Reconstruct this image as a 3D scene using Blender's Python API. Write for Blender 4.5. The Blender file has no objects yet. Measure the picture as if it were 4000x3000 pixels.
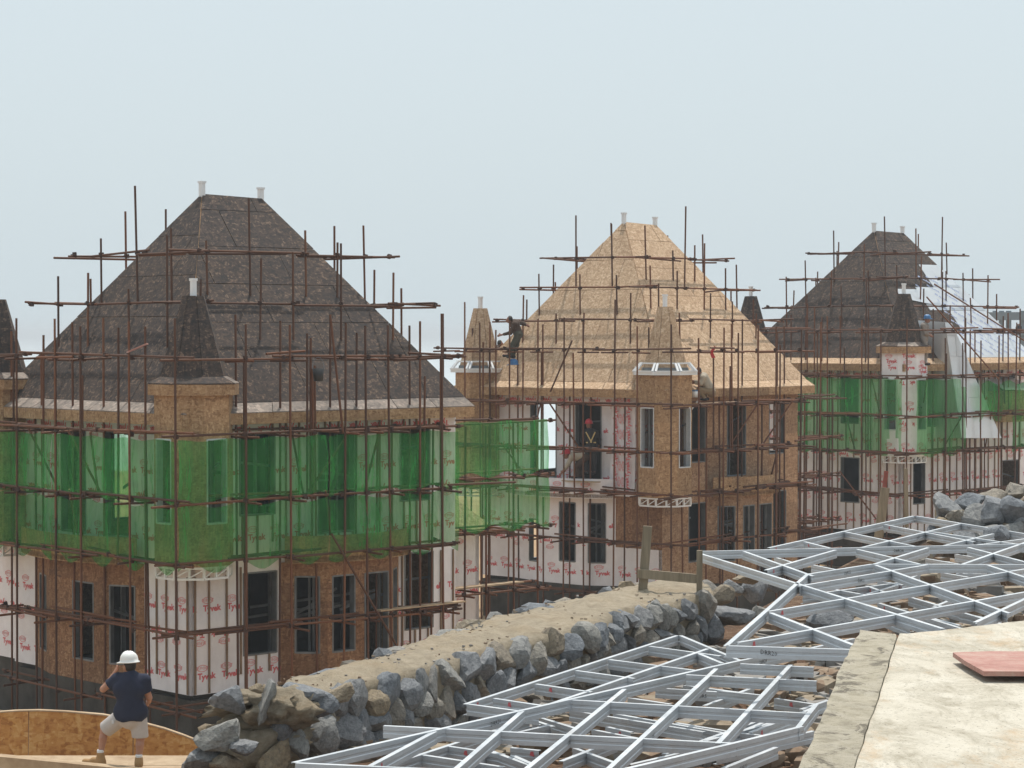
import bpy, math, random
import numpy as np
from mathutils import Vector, Matrix, noise
random.seed(7)
SC = bpy.context.scene
COL = SC.collection
R = math.radians
# ------------------------------------------------------------------ camera, world, sun, exposure
F, ZC = 9000.0, 8.43                       # focal length in photo pixels (4000 wide), camera height over the house bases
PITCH = math.atan(200 / F)
cd = bpy.data.cameras.new('camera'); cam = bpy.data.objects.new('camera', cd); COL.objects.link(cam)
cam.location = (0, 0, ZC); cam.rotation_euler = (math.pi / 2 - PITCH, 0, 0)
cd.sensor_width = 36; cd.lens = 36 * F / 4000; cd.clip_start = .5; cd.clip_end = 20000
SC.camera = cam
SUN_EL, SUN_AZ = 71.0, 10.0                # azimuth clockwise from +Y (away from the camera)
world = bpy.data.worlds.new('World'); SC.world = world; world.use_nodes = True
wn = world.node_tree.nodes; wl = world.node_tree.links
bg = wn['Background']
sky = wn.new('ShaderNodeTexSky'); sky.sky_type = 'NISHITA'; sky.sun_disc = False
sky.sun_elevation = R(SUN_EL); sky.sun_rotation = R(SUN_AZ); sky.dust_density = 6; sky.air_density = 1.0; sky.altitude = 0
wmix = wn.new('ShaderNodeMix'); wmix.data_type = 'RGBA'
wmix.inputs[0].default_value = .80
wl.new(sky.outputs[0], wmix.inputs[6]); wmix.inputs[7].default_value = (7.2, 8.25, 8.75, 1)   # even summer haze
wl.new(wmix.outputs[2], bg.inputs[0]); bg.inputs[1].default_value = .10
sl = bpy.data.lights.new('sun', 'SUN'); sun = bpy.data.objects.new('sun', sl); COL.objects.link(sun)
sl.energy = 3.3; sl.angle = R(.8); sl.color = (1, .95, .87)
sd = Vector((math.sin(R(SUN_AZ)) * math.cos(R(SUN_EL)), math.cos(R(SUN_AZ)) * math.cos(R(SUN_EL)), math.sin(R(SUN_EL))))
sun.rotation_euler = sd.to_track_quat('Z', 'Y').to_euler(); sun.location = (0, 0, 60)
SC.view_settings.view_transform = 'Standard'; SC.view_settings.look = 'None'
SC.view_settings.exposure = .09; SC.view_settings.gamma = 1; SC.view_settings.use_curve_mapping = False
SC.cycles.max_bounces = 8; SC.cycles.transparent_max_bounces = 16; SC.cycles.volume_bounces = 0

# ------------------------------------------------------------------ pixel helpers (photo pixels, 4000 x 3000)
def ray(px, py):
    u = (px - 2000) / F; v = (1500 - py) / F
    return Vector((u, math.cos(PITCH) + v * math.sin(PITCH), -math.sin(PITCH) + v * math.cos(PITCH)))
CAM = Vector((0, 0, ZC))
def at_z(px, py, z):
    d = ray(px, py); return CAM + d * ((z - ZC) / d.z)
def at_y(px, py, y):
    d = ray(px, py); return CAM + d * (y / d.y)

# ------------------------------------------------------------------ materials
MATS = {}
class NT:
    def __init__(s, name):
        s.m = bpy.data.materials.new(name); s.m.use_nodes = True
        s.n = s.m.node_tree.nodes; s.l = s.m.node_tree.links
        s.b = s.n['Principled BSDF']; MATS[name] = s.m
        tc = s.n.new('ShaderNodeTexCoord'); s.co = tc.outputs['Object']
    def map(s, sc, rot=(0, 0, 0), src=None):
        mp = s.n.new('ShaderNodeMapping'); s.l.new(src or s.co, mp.inputs[0])
        mp.inputs['Scale'].default_value = sc; mp.inputs['Rotation'].default_value = rot
        return mp.outputs[0]
    def noise(s, scale, detail=4, rough=.55, src=None, dist=0):
        t = s.n.new('ShaderNodeTexNoise'); s.l.new(src or s.co, t.inputs['Vector'])
        t.inputs['Scale'].default_value = scale; t.inputs['Detail'].default_value = detail
        t.inputs['Roughness'].default_value = rough; t.inputs['Distortion'].default_value = dist
        return t.outputs['Fac']
    def voro(s, scale, src=None, feat='F1', out='Color'):
        t = s.n.new('ShaderNodeTexVoronoi'); t.feature = feat; s.l.new(src or s.co, t.inputs['Vector'])
        t.inputs['Scale'].default_value = scale; return t.outputs[out]
    def ramp(s, fac, stops, interp='LINEAR'):
        r = s.n.new('ShaderNodeValToRGB'); s.l.new(fac, r.inputs[0]); r.color_ramp.interpolation = interp
        e = r.color_ramp.elements
        while len(e) < len(stops): e.new(.5)
        for k, (p, c) in enumerate(stops):
            e[k].position = p; e[k].color = (*c, 1) if len(c) == 3 else c
        return r.outputs[0]
    def mix(s, fac, a, b, mode='MIX'):
        m = s.n.new('ShaderNodeMix'); m.data_type = 'RGBA'; m.blend_type = mode
        for i, v in ((0, fac), (6, a), (7, b)):
            if isinstance(v, (int, float)): m.inputs[i].default_value = v
            elif isinstance(v, tuple): m.inputs[i].default_value = (*v, 1)
            else: s.l.new(v, m.inputs[i])
        return m.outputs[2]
    def math(s, op, a, b):
        m = s.n.new('ShaderNodeMath'); m.operation = op
        for i, v in enumerate((a, b)):
            if isinstance(v, (int, float)): m.inputs[i].default_value = v
            else: s.l.new(v, m.inputs[i])
        return m.outputs[0]
    def rnd(s):
        o = s.n.new('ShaderNodeObjectInfo'); return o.outputs['Random']
    def bump(s, h, strength=.3, dist=.02):
        b = s.n.new('ShaderNodeBump'); s.l.new(h, b.inputs['Height'])
        b.inputs['Strength'].default_value = strength; b.inputs['Distance'].default_value = dist
        s.l.new(b.outputs[0], s.b.inputs['Normal'])
    def fin(s, col, rough=.8, metal=0, spec=.4):
        if isinstance(col, tuple): s.b.inputs['Base Color'].default_value = (*col, 1)
        else: s.l.new(col, s.b.inputs['Base Color'])
        if isinstance(rough, (int, float)): s.b.inputs['Roughness'].default_value = rough
        else: s.l.new(rough, s.b.inputs['Roughness'])
        s.b.inputs['Metallic'].default_value = metal; s.b.inputs['Specular IOR Level'].default_value = spec
        return s.m

def strands(name, stops, var=.25, flake=11, stain=(.6, .6, .6), stain_amt=.3, rough=.85):
    """oriented-strand board: long flakes lying in several directions"""
    t = NT(name)
    w = t.noise(.55, 5, .6, src=t.co)
    a = t.voro(flake, t.map((1, 1, .33), (.3, .5, .2)))
    b = t.voro(flake, t.map((.33, .5, 1), (.6, .2, .9)))
    c = t.voro(flake * 1.9, t.map((.6, .6, 1), (.1, 1.1, .5)))
    sel = t.ramp(t.noise(9, 2), [(.42, (0, 0, 0)), (.58, (1, 1, 1))])
    ab = t.mix(sel, a, b)
    sep = t.n.new('ShaderNodeSeparateColor'); t.l.new(t.mix(.35, ab, c), sep.inputs[0])
    col = t.ramp(sep.outputs[0], stops)
    col = t.mix(t.ramp(w, [(.45, (0, 0, 0)), (.72, (stain_amt,) * 3)]), col, t.mix(1, col, stain, 'MULTIPLY'))
    rv = t.ramp(t.rnd(), [(0, (1 - var,) * 3), (1, (1 + var * .35,) * 3)])
    col = t.mix(1, col, rv, 'MULTIPLY')
    t.bump(sep.outputs[1], .25, .008)
    return t.fin(col, rough)
strands('osb', [(.12, (.24, .135, .065)), (.38, (.36, .215, .11)), (.62, (.42, .26, .135)), (.9, (.53, .36, .21))], flake=19, var=.2, stain=(.72, .6, .5))
strands('osb_roof', [(.1, (.34, .215, .125)), (.36, (.46, .31, .19)), (.6, (.53, .365, .23)), (.88, (.68, .51, .35))], var=.09, flake=20, stain=(.8, .74, .7))
strands('osb_red', [(.12, (.16, .075, .035)), (.4, (.245, .125, .06)), (.65, (.295, .155, .077)), (.92, (.40, .24, .13))], flake=19, stain=(.7, .58, .5))
strands('osb_wall', [(.12, (.22, .12, .064)), (.4, (.345, .205, .115)), (.65, (.41, .25, .145)), (.92, (.53, .36, .225))], flake=19, stain=(.75, .62, .55))
strands('osb_form', [(.1, (.30, .12, .03)), (.36, (.44, .20, .055)), (.62, (.50, .25, .075)), (.9, (.58, .34, .13))], var=.08, flake=12, stain=(.75, .65, .5))
strands('felt', [(.1, (.032, .027, .027)), (.45, (.058, .042, .034)), (.72, (.092, .062, .047)), (.9, (.20, .135, .095))], var=.10, flake=16, stain=(.5, .6, .8), stain_amt=.5, rough=.9)
strands('felt_pale', [(.1, (.16, .13, .11)), (.45, (.24, .2, .17)), (.72, (.3, .24, .2)), (.9, (.42, .34, .28))], var=.35, flake=9, rough=.8)

t = NT('house_wrap'); n = t.noise(2.2, 5, .6); cr = t.noise(5, 4, .6, t.map((1, 1, .35)))
t.bump(cr, .5, .07); t.fin(t.ramp(n, [(.3, (.72, .68, .69)), (.7, (.83, .80, .81))]), .55)
t = NT('red_print'); t.fin(t.mix(t.noise(20, 2), (.58, .10, .11), (.68, .18, .19)), .6)
t = NT('pink_print'); t.fin(t.mix(t.noise(20, 2), (.66, .24, .24), (.74, .34, .34)), .6)
t = NT('blue_print'); t.fin(t.mix(t.noise(20, 2), (.36, .42, .62), (.46, .52, .68)), .6)
t = NT('black_print'); t.fin(t.mix(t.noise(30, 2), (.03, .03, .035), (.1, .1, .1)), .7)
t = NT('batten_wood'); t.fin(t.ramp(t.noise(6, 4, src=t.map((4, 4, .6))), [(.3, (.16, .10, .06)), (.7, (.28, .19, .12))]), .85)
t = NT('rust_pole')
g = t.noise(3, 4, .6, t.map((6, 6, 1.2)))
col = t.ramp(g, [(.3, (.07, .026, .014)), (.5, (.115, .045, .022)), (.68, (.16, .075, .032))])
rv = t.ramp(t.rnd(), [(0, (.6, .62, .7)), (.55, (1, 1, 1)), (.85, (1.25, 1.1, .95)), (1, (1.5, 1.5, 1.4))])
t.fin(t.mix(1, col, rv, 'MULTIPLY'), .62, .15)
t = NT('coupler'); t.fin(t.ramp(t.noise(14, 3), [(.3, (.035, .018, .013)), (.7, (.09, .045, .03))]), .65, .3)
t = NT('steel'); g = t.noise(2.5, 5, .65, t.map((1, 1, 4))); g2 = t.noise(26, 2)
col = t.ramp(g, [(.25, (.50, .525, .55)), (.6, (.62, .645, .67)), (.8, (.70, .715, .73))])
col = t.mix(t.ramp(t.noise(1.7, 7, .75), [(.56, (0, 0, 0)), (.75, (.5,) * 3)]), col, (.38, .32, .26))
t.fin(t.mix(t.ramp(g2, [(.55, (0, 0, 0)), (.8, (.3, .3, .3))]), col, (.42, .43, .45)), t.ramp(g, [(.3, (.34,) * 3), (.7, (.52,) * 3)]), .35)
t = NT('steel_dull'); t.fin(t.ramp(t.noise(3, 4), [(.3, (.12, .125, .13)), (.7, (.22, .23, .235))]), .5, .3)
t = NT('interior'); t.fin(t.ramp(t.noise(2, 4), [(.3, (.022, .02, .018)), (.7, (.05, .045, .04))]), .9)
t = NT('foundation'); t.fin(t.ramp(t.noise(1.4, 6, .65), [(.3, (.035, .03, .025)), (.7, (.09, .08, .068))]), .9)
t = NT('foil'); g = t.noise(4, 7, .65); t.bump(g, .35, .05); t.fin(t.mix(t.noise(2, 3), (.66, .69, .72), (.80, .82, .84)), .34, .5)
t = NT('white_metal'); t.fin(t.mix(t.noise(6, 3), (.66, .68, .7), (.8, .8, .8)), .45, .2)

t = NT('net_green')
tr = t.n.new('ShaderNodeBsdfTransparent'); tl = t.n.new('ShaderNodeBsdfTranslucent'); df = t.n.new('ShaderNodeBsdfDiffuse')
gc = t.ramp(t.noise(1.6, 4, .6), [(.3, (.04, .31, .075)), (.7, (.085, .42, .11))])
t.l.new(gc, tl.inputs[0]); t.l.new(gc, df.inputs[0]); tr.inputs[0].default_value = (.77, .94, .76, 1)
m1 = t.n.new('ShaderNodeMixShader'); m1.inputs[0].default_value = .5; t.l.new(df.outputs[0], m1.inputs[1]); t.l.new(tl.outputs[0], m1.inputs[2])
m2 = t.n.new('ShaderNodeMixShader'); t.l.new(tr.outputs[0], m2.inputs[1]); t.l.new(m1.outputs[0], m2.inputs[2])
wv = t.noise(2.6, 6, .65, t.map((1, 1, .12)), .4); fold = t.noise(9, 4, .6, t.map((1, 1, .08)))
op = t.math('ADD', t.ramp(wv, [(.32, (.27,) * 3), (.5, (.40,) * 3), (.62, (.60,) * 3), (.75, (.80,) * 3)]), t.ramp(fold, [(.5, (0, 0, 0)), (.72, (.22,) * 3)]))
t.l.new(op, m2.inputs[0])
t.l.new(m2.outputs[0], t.n['Material Output'].inputs[0])

t = NT('stone')
g = t.noise(4.5, 8, .7); v = t.noise(11, 5, .75, dist=1.2)
base = t.ramp(t.rnd(), [(0, (.20, .215, .235)), (.45, (.255, .26, .27)), (.66, (.31, .30, .275)), (.82, (.32, .25, .165)), (1, (.27, .27, .265))])
col = t.mix(1, base, t.ramp(g, [(.28, (.42, .43, .47)), (.5, (.95, .95, .95)), (.74, (1.4, 1.38, 1.34))]), 'MULTIPLY')
col = t.mix(t.ramp(v, [(.60, (0, 0, 0)), (.70, (.6, .6, .6))]), col, (.52, .53, .55))
t.bump(t.noise(7, 8, .72), .7, .05); t.fin(col, .85)
t = NT('rubble'); v = t.voro(2.2, None)
sep = t.n.new('ShaderNodeSeparateColor'); t.l.new(v, sep.inputs[0])
col = t.ramp(sep.outputs[0], [(0, (.20, .12, .07)), (.4, (.30, .24, .17)), (.7, (.25, .25, .25)), (1, (.46, .44, .41))], 'CONSTANT')
t.fin(t.mix(.35, col, t.ramp(t.noise(9, 5), [(.3, (.12, .08, .05)), (.7, (.42, .36, .28))])), .9)
t = NT('mortar'); g = t.noise(6, 8, .7)
col = t.ramp(g, [(.3, (.30, .245, .175)), (.55, (.44, .365, .265)), (.75, (.54, .46, .35))])
col = t.mix(t.ramp(t.noise(1.1, 3), [(.5, (0, 0, 0)), (.75, (.55,) * 3)]), col, (.40, .29, .17))
t.bump(t.noise(14, 9, .8), .9, .07); t.fin(col, .95)
t = NT('dirt'); g = t.noise(2.6, 9, .78)
col = t.ramp(g, [(.32, (.07, .038, .022)), (.5, (.17, .092, .05)), (.66, (.33, .235, .155))])
t.bump(t.noise(9, 8, .75), 1, .08); t.fin(col, .95)
t = NT('ground_sand'); g = t.noise(.25, 8, .65)
t.bump(t.noise(4, 6, .7), .6, .05); t.fin(t.ramp(g, [(.3, (.30, .19, .10)), (.6, (.42, .28, .155)), (.8, (.38, .31, .2))]), .95)
t = NT('sea'); g = t.noise(.02, 6, .6); t.bump(t.noise(.4, 5), .2, .3); t.fin(t.ramp(g, [(.3, (.46, .52, .54)), (.7, (.54, .58, .6))]), .35)
t = NT('concrete')
g = t.noise(2.5, 9, .7); st = t.noise(3.5, 9, .78, t.map((1.3, .6, 1)), .8); fine = t.noise(60, 4, .7)
col = t.ramp(g, [(.3, (.38, .345, .275)), (.5, (.54, .495, .41)), (.72, (.62, .58, .50))])
col = t.mix(t.ramp(st, [(.48, (0, 0, 0)), (.66, (.8,) * 3)]), col, (.27, .235, .17))
col = t.mix(t.ramp(t.noise(2.0, 8, .75, t.map((1.2, .5, 1), (0, 0, .3))), [(.54, (0, 0, 0)), (.70, (.7,) * 3)]), col, (.44, .28, .14))
col = t.mix(t.ramp(t.noise(9, 6, .8, None, 1.5), [(.62, (0, 0, 0)), (.70, (.5,) * 3)]), col, (.62, .585, .52))
col = t.mix(t.ramp(fine, [(.60, (0, 0, 0)), (.66, (.85,) * 3)]), col, (.12, .10, .08))
t.bump(t.noise(45, 7, .75), .5, .01); t.fin(col, .92)
t = NT('concrete_edge')
g = t.noise(9, 9, .75); g3 = t.noise(4, 7, .75, t.map((1.5, .8, 1)), 1); ln = t.noise(7, 7, .75, t.map((.9, .6, 1), (0, 0, .25)), .9)
col = t.ramp(g, [(.28, (.24, .21, .155)), (.5, (.44, .39, .295)), (.72, (.60, .54, .43))])
col = t.mix(t.ramp(g3, [(.46, (0, 0, 0)), (.62, (.8,) * 3)]), col, (.52, .47, .38))
col = t.mix(t.ramp(ln, [(.54, (0, 0, 0)), (.60, (.85,) * 3)]), col, (.15, .13, .10))
t.bump(t.noise(24, 8, .75), .9, .03); t.fin(col, .95)
t = NT('red_board'); g = t.noise(5, 8, .72); t.fin(t.mix(t.ramp(t.noise(30, 5, .7), [(.5, (0, 0, 0)), (.75, (.6,) * 3)]), t.ramp(g, [(.3, (.28, .115, .09)), (.5, (.40, .20, .165)), (.72, (.48, .33, .27))]), (.42, .34, .27)), .7)
t = NT('timber'); g = t.noise(3, 5, .6, t.map((5, 5, .5))); t.fin(t.ramp(g, [(.3, (.17, .135, .09)), (.7, (.31, .255, .18))]), .88)
t = NT('plank'); g = t.noise(3, 5, .6); t.fin(t.ramp(g, [(.3, (.30, .2, .12)), (.7, (.5, .38, .25))]), .85)
t = NT('red_timber'); t.fin(t.ramp(t.noise(4, 5), [(.3, (.2, .05, .035)), (.7, (.34, .1, .07))]), .75)
t = NT('black_plastic'); t.fin(t.mix(t.noise(8, 3), (.012, .012, .012), (.03, .03, .03)), .5)
t = NT('pipe_plastic'); t.fin(t.mix(t.noise(8, 3), (.55, .47, .40), (.66, .6, .54)), .5)
t = NT('grey_paint'); t.fin(t.mix(t.noise(2, 3), (.16, .20, .23), (.22, .26, .29)), .6)
t = NT('leaf'); t.fin(t.ramp(t.noise(1.5, 4), [(.3, (.03, .07, .015)), (.7, (.10, .17, .04))]), .8)
t = NT('skin'); t.fin(t.mix(t.noise(9, 3), (.36, .17, .105), (.44, .23, .15)), .55)
t = NT('skin_tan'); t.fin(t.mix(t.noise(9, 3), (.20, .09, .055), (.27, .13, .085)), .55)
for nm, a, b, ro in (('navy_cloth', (.012, .016, .035), (.022, .027, .055), .9), ('shorts_cloth', (.42, .38, .36), (.52, .48, .45), .9),
                     ('boot_leather', (.30, .16, .06), (.40, .24, .10), .7), ('sock_white', (.7, .7, .7), (.8, .8, .8), .9),
                     ('hair', (.012, .01, .009), (.03, .024, .02), .6), ('white_helmet', (.74, .74, .71), (.82, .82, .8), .35),
                     ('red_helmet', (.42, .02, .03), (.52, .04, .05), .4), ('blue_helmet', (.03, .12, .30), (.05, .18, .38), .4),
                     ('yellow_helmet', (.6, .42, .05), (.66, .48, .08), .4), ('dark_cloth', (.018, .018, .022), (.035, .033, .034), .9),
                     ('brown_cloth', (.05, .03, .022), (.085, .052, .035), .9), ('olive_cloth', (.055, .055, .04), (.09, .085, .06), .9),
                     ('khaki_cloth', (.20, .14, .08), (.28, .2, .115), .9), ('beige_cloth', (.36, .31, .24), (.46, .41, .33), .9),
                     ('grey_cloth', (.2, .17, .15), (.28, .25, .22), .9), ('strap', (.5, .36, .14), (.6, .45, .2), .8), ('red_cloth', (.4, .02, .02), (.5, .04, .04), .8)):
    t = NT(nm); t.fin(t.mix(t.noise(14, 4), a, b), ro)

# ------------------------------------------------------------------ mesh helpers
class MB:
    def __init__(s): s.v = []; s.f = []
    def add(s, vs, fs):
        k = len(s.v); s.v += [tuple(p) for p in vs]; s.f += [tuple(i + k for i in f) for f in fs]; return s
    def box(s, a, b):
        (x0, y0, z0), (x1, y1, z1) = a, b
        x0, x1 = min(x0, x1), max(x0, x1); y0, y1 = min(y0, y1), max(y0, y1); z0, z1 = min(z0, z1), max(z0, z1)
        return s.add([(x0, y0, z0), (x1, y0, z0), (x1, y1, z0), (x0, y1, z0), (x0, y0, z1), (x1, y0, z1), (x1, y1, z1), (x0, y1, z1)],
                     [(0, 3, 2, 1), (4, 5, 6, 7), (0, 1, 5, 4), (1, 2, 6, 5), (2, 3, 7, 6), (3, 0, 4, 7)])
    def bar(s, p, q, w, h, up=(0, 0, 1)):
        """square bar from p to q"""
        p, q = Vector(p), Vector(q); d = (q - p).normalized(); up = Vector(up)
        if abs(d.dot(up)) > .95: up = Vector((0, 1, 0))
        sx = d.cross(up).normalized() * w / 2; sz = sx.cross(d).normalized() * h / 2
        vs = [c + i * sx + j * sz for c in (p, q) for i, j in ((-1, -1), (1, -1), (1, 1), (-1, 1))]
        return s.add(vs, [(0, 1, 2, 3), (7, 6, 5, 4), (0, 4, 5, 1), (1, 5, 6, 2), (2, 6, 7, 3), (3, 7, 4, 0)])
    def prism(s, poly, off):
        """polygon (3-D points) thickened by vector off"""
        n = len(poly); o = Vector(off); vs = [Vector(p) for p in poly] + [Vector(p) + o for p in poly]
        return s.add(vs, [tuple(range(n))[::-1], tuple(range(n, 2 * n))] + [(i, (i + 1) % n, n + (i + 1) % n, n + i) for i in range(n)])
    def loft(s, rings, cap=True):
        n = len(rings[0]); k = len(s.v)
        vs = [p for r in rings for p in r]; fs = []
        for a in range(len(rings) - 1):
            for i in range(n): fs.append((a * n + i, a * n + (i + 1) % n, (a + 1) * n + (i + 1) % n, (a + 1) * n + i))
        if cap: fs += [tuple(range(n))[::-1], tuple((len(rings) - 1) * n + i for i in range(n))]
        return s.add(vs, fs)
    def mesh(s, name='m', smooth=False):
        me = bpy.data.meshes.new(name); me.from_pydata(s.v, [], s.f); me.update()
        if smooth: me.polygons.foreach_set('use_smooth', [True] * len(me.polygons))
        return me
    def build(s, name, mat, parent=None, smooth=False):
        return obj(name, s.mesh(name, smooth), mat, parent)
def obj(name, me, mat=None, parent=None, loc=None, rot=None, scale=None):
    o = bpy.data.objects.new(name, me); COL.objects.link(o)
    if mat and not me.materials: me.materials.append(MATS[mat])
    if parent: o.parent = parent
    if loc is not None: o.location = loc
    if rot is not None:
        if len(rot) == 4: o.rotation_mode = 'QUATERNION'; o.rotation_quaternion = rot
        else: o.rotation_euler = rot
    if scale is not None: o.scale = scale
    return o
def empty(name, loc=(0, 0, 0), rz=0, parent=None):
    o = bpy.data.objects.new(name, None); COL.objects.link(o); o.location = loc; o.rotation_euler = (0, 0, rz)
    o.empty_display_size = .2
    if parent: o.parent = parent
    return o
def tag(o, label, cat, group=None):
    o['label'] = label; o['category'] = cat
    if group: o['group'] = group
    return o
def struct(o): o['kind'] = 'structure'; return o
def stuff(o): o['kind'] = 'stuff'; return o
# unit tube along Z
def _tube(n=8):
    m = MB(); m.loft([[(math.cos(a * 2 * math.pi / n), math.sin(a * 2 * math.pi / n), z) for a in range(n)] for z in (0, 1)])
    me = m.mesh('tube')
    me.polygons.foreach_set('use_smooth', [len(p.vertices) == 4 for p in me.polygons]); return me
TUBE = _tube(); TUBE.materials.append(MATS['rust_pole'])
cp = MB(); cp.box((-.05, -.042, -.045), (.05, .042, .045)); cp.box((-.04, -.052, -.03), (.04, .052, .055)); cp.box((-.015, .05, -.015), (.015, .10, .015))
COUPLER = cp.mesh('coupler'); COUPLER.materials.append(MATS['coupler'])
PR = .0285
def pole(parent, a, b, name='pole', r=PR):
    a, b = Vector(a), Vector(b); d = b - a
    return obj(name, TUBE, None, parent, a, d.to_track_quat('Z', 'Y'), (r, r, d.length))
def coupler(parent, p):
    return obj('coupler', COUPLER, None, parent, p, (random.uniform(-.3, .3), random.uniform(-.3, .3), random.uniform(0, 6)))
# printed words as flat meshes
def text_mesh(s, size=1, bold=.02, res=2):
    c = bpy.data.curves.new('t', 'FONT'); c.body = s; c.size = size; c.offset = bold; c.resolution_u = res
    c.align_x = 'CENTER'; c.align_y = 'CENTER'
    o = bpy.data.objects.new('t', c); COL.objects.link(o)
    dg = bpy.context.evaluated_depsgraph_get(); me = bpy.data.meshes.new_from_object(o.evaluated_get(dg))
    vs = [(v.co.x, v.co.y) for v in me.vertices]; fs = [tuple(p.vertices) for p in me.polygons]
    bpy.data.objects.remove(o); bpy.data.curves.remove(c); bpy.data.meshes.remove(me)
    return vs, fs
LET = {c: text_mesh(c, 1, .045, 2) for c in 'Tyvek'}
LETX = {'T': -.98, 'y': -.46, 'v': .02, 'e': .50, 'k': 1.0}
WORD = ([(x + LETX[c], y + (-.1 if c == 'y' else 0) + (-.07 if c in 've' else 0)) for c in 'Tyvek' for x, y in LET[c][0]], [])
_k = 0
for c in 'Tyvek':
    WORD[1].extend(tuple(i + _k for i in f) for f in LET[c][1]); _k += len(LET[c][0])
OVAL_T = text_mesh('DUPONT', 1, .02, 1)
def flat_add(m, tm, o, ux, uz, sx, sz=None, flip=False):
    """add flat text mesh at point o with axes ux (right), uz (up)"""
    sz = sz or sx; k = -1 if flip else 1
    vs = [o + ux * (x * sx * k) + uz * (y * sz * k) for x, y in tm[0]]
    m.add(vs, tm[1])
def oval_add(m, o, ux, uz, w, h, flip=False):
    n = 16; vs = []
    for k in range(n):
        a = k * 2 * math.pi / n; c, s_ = math.cos(a), math.sin(a)
        vs += [o + ux * c * w + uz * s_ * h, o + ux * c * (w - .018) + uz * s_ * (h - .018)]
    m.add(vs, [(2 * k, 2 * ((k + 1) % n), 2 * ((k + 1) % n) + 1, 2 * k + 1) for k in range(n)])
    flat_add(m, OVAL_T, o, ux, uz, .082, .11, flip)
def inside(u, z, rects, pad=0):
    return any(a - pad < u < b + pad and c - pad < z < d + pad for a, b, c, d in rects)
#--STRUCTURE--
# ------------------------------------------------------------------ ground and sea
Z_LOW, Z_TER = -1.45, 4.2
def height_grid(name, mat, x0, x1, y0, y1, nx, ny, fn):
    m = MB()
    for j in range(ny + 1):
        for i in range(nx + 1):
            x = x0 + (x1 - x0) * i / nx; y = y0 + (y1 - y0) * j / ny; m.v.append((x, y, fn(x, y)))
    for j in range(ny):
        for i in range(nx):
            a = j * (nx + 1) + i; m.f.append((a, a + 1, a + nx + 2, a + nx + 1))
    return m.build(name, mat, None, True)
def low(x, y):
    z = Z_LOW + .12 * noise.noise(Vector((x * .3, y * .3, 0)))
    if y > 150: z -= (y - 150) * .05                        # the site falls away to the shore
    return max(z, -9)
struct(height_grid('ground', 'ground_sand', -300, 300, -20, 320, 120, 136, low))
struct(MB().add([(-6000, 120, -6), (6000, 120, -6), (6000, 9000, -6), (-6000, 9000, -6)], [(0, 1, 2, 3)]).build('sea', 'sea'))
# ------------------------------------------------------------------ houses
W_, D_, Z_WALL = 8.2, 7.8, 6.42            # right facade length, left facade length, wall height
def wall(root, P, ux, nrm, zones, openings, thick=.13, name='wall_panel', studs=True, frame='steel_dull'):
    """flat wall standing on the line P + u*ux; zones (u0,u1,z0,z1,material); openings cut out and lined with steel"""
    P, ux, nrm = Vector(P), Vector(ux), Vector(nrm); up = Vector((0, 0, 1))
    for (a, b, c, d, mt) in zones:
        pu, pz = (1.22, 2.44) if mt.startswith('osb') else (99, 99)
        us = {a, b}; zs = {c, d}
        for (e, f, g, h) in openings:
            us |= {x for x in (e, f) if a < x < b}; zs |= {x for x in (g, h) if c < x < d}
        k = 1
        while a + k * pu < b - .1: us.add(a + k * pu); k += 1
        k = 1
        while c + k * pz < d - .1: zs.add(c + k * pz); k += 1
        us, zs = sorted(us), sorted(zs); panels = {}
        for u0, u1 in zip(us, us[1:]):
            for z0, z1 in zip(zs, zs[1:]):
                if inside((u0 + u1) / 2, (z0 + z1) / 2, openings): continue
                key = (int((u0 - a + .001) / pu), int((z0 - c + .001) / pz))
                m = panels.setdefault(key, MB()); g = .003
                q = [P + ux * (u0 + g) + up * (z0 + g), P + ux * (u1 - g) + up * (z0 + g), P + ux * (u1 - g) + up * (z1 - g), P + ux * (u0 + g) + up * (z1 - g)]
                # keep seams only on panel limits
                e = [u0 if u0 not in (a,) and (u0 - a) % pu > .01 else u0, u1]
                m.prism([P + ux * u0 + up * z0, P + ux * u1 + up * z0, P + ux * u1 + up * z1, P + ux * u0 + up * z1], -nrm * thick)
        for m in panels.values():
            j = random.uniform(0, .004) if mt.startswith('osb') else 0
            o = m.build(name, mt, root); o.location = nrm * j
    for (e, f, g, h) in openings:
        m = MB(); w = .03
        def bx(u0, u1, z0, z1, n0=.012, n1=-.17):
            m.prism([P + ux * u0 + up * z0 + nrm * n0, P + ux * u1 + up * z0 + nrm * n0, P + ux * u1 + up * z1 + nrm * n0, P + ux * u0 + up * z1 + nrm * n0], nrm * (n1 - n0))
        bx(e - .01, e + w, g, h); bx(f - w, f + .01, g, h); bx(e + w, f - w, h - w, h + .01); bx(e + w, f - w, g - .01, g + w)
        fr = m.build('window_frame', frame, root)
        if studs:
            for k in range(random.randint(1, 3)):
                uu = random.uniform(e + .12, f - .12); dn = random.uniform(.25, 1.3)
                s_ = MB(); s_.bar(P + ux * uu + up * max(g - .3, 0.02) - nrm * dn, P + ux * uu + up * (h + .12) - nrm * dn, .05, .09, nrm)
                if random.random() < .5:
                    s_.bar(P + ux * (e - .2) + up * (g + (h - g) * random.uniform(.4, .8)) - nrm * (dn + .08), P + ux * (f + .3) + up * (g + (h - g) * random.uniform(.4, .8)) - nrm * (dn + .08), .04, .06)
                s_.build('steel_stud', 'steel_dull', fr)
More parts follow.
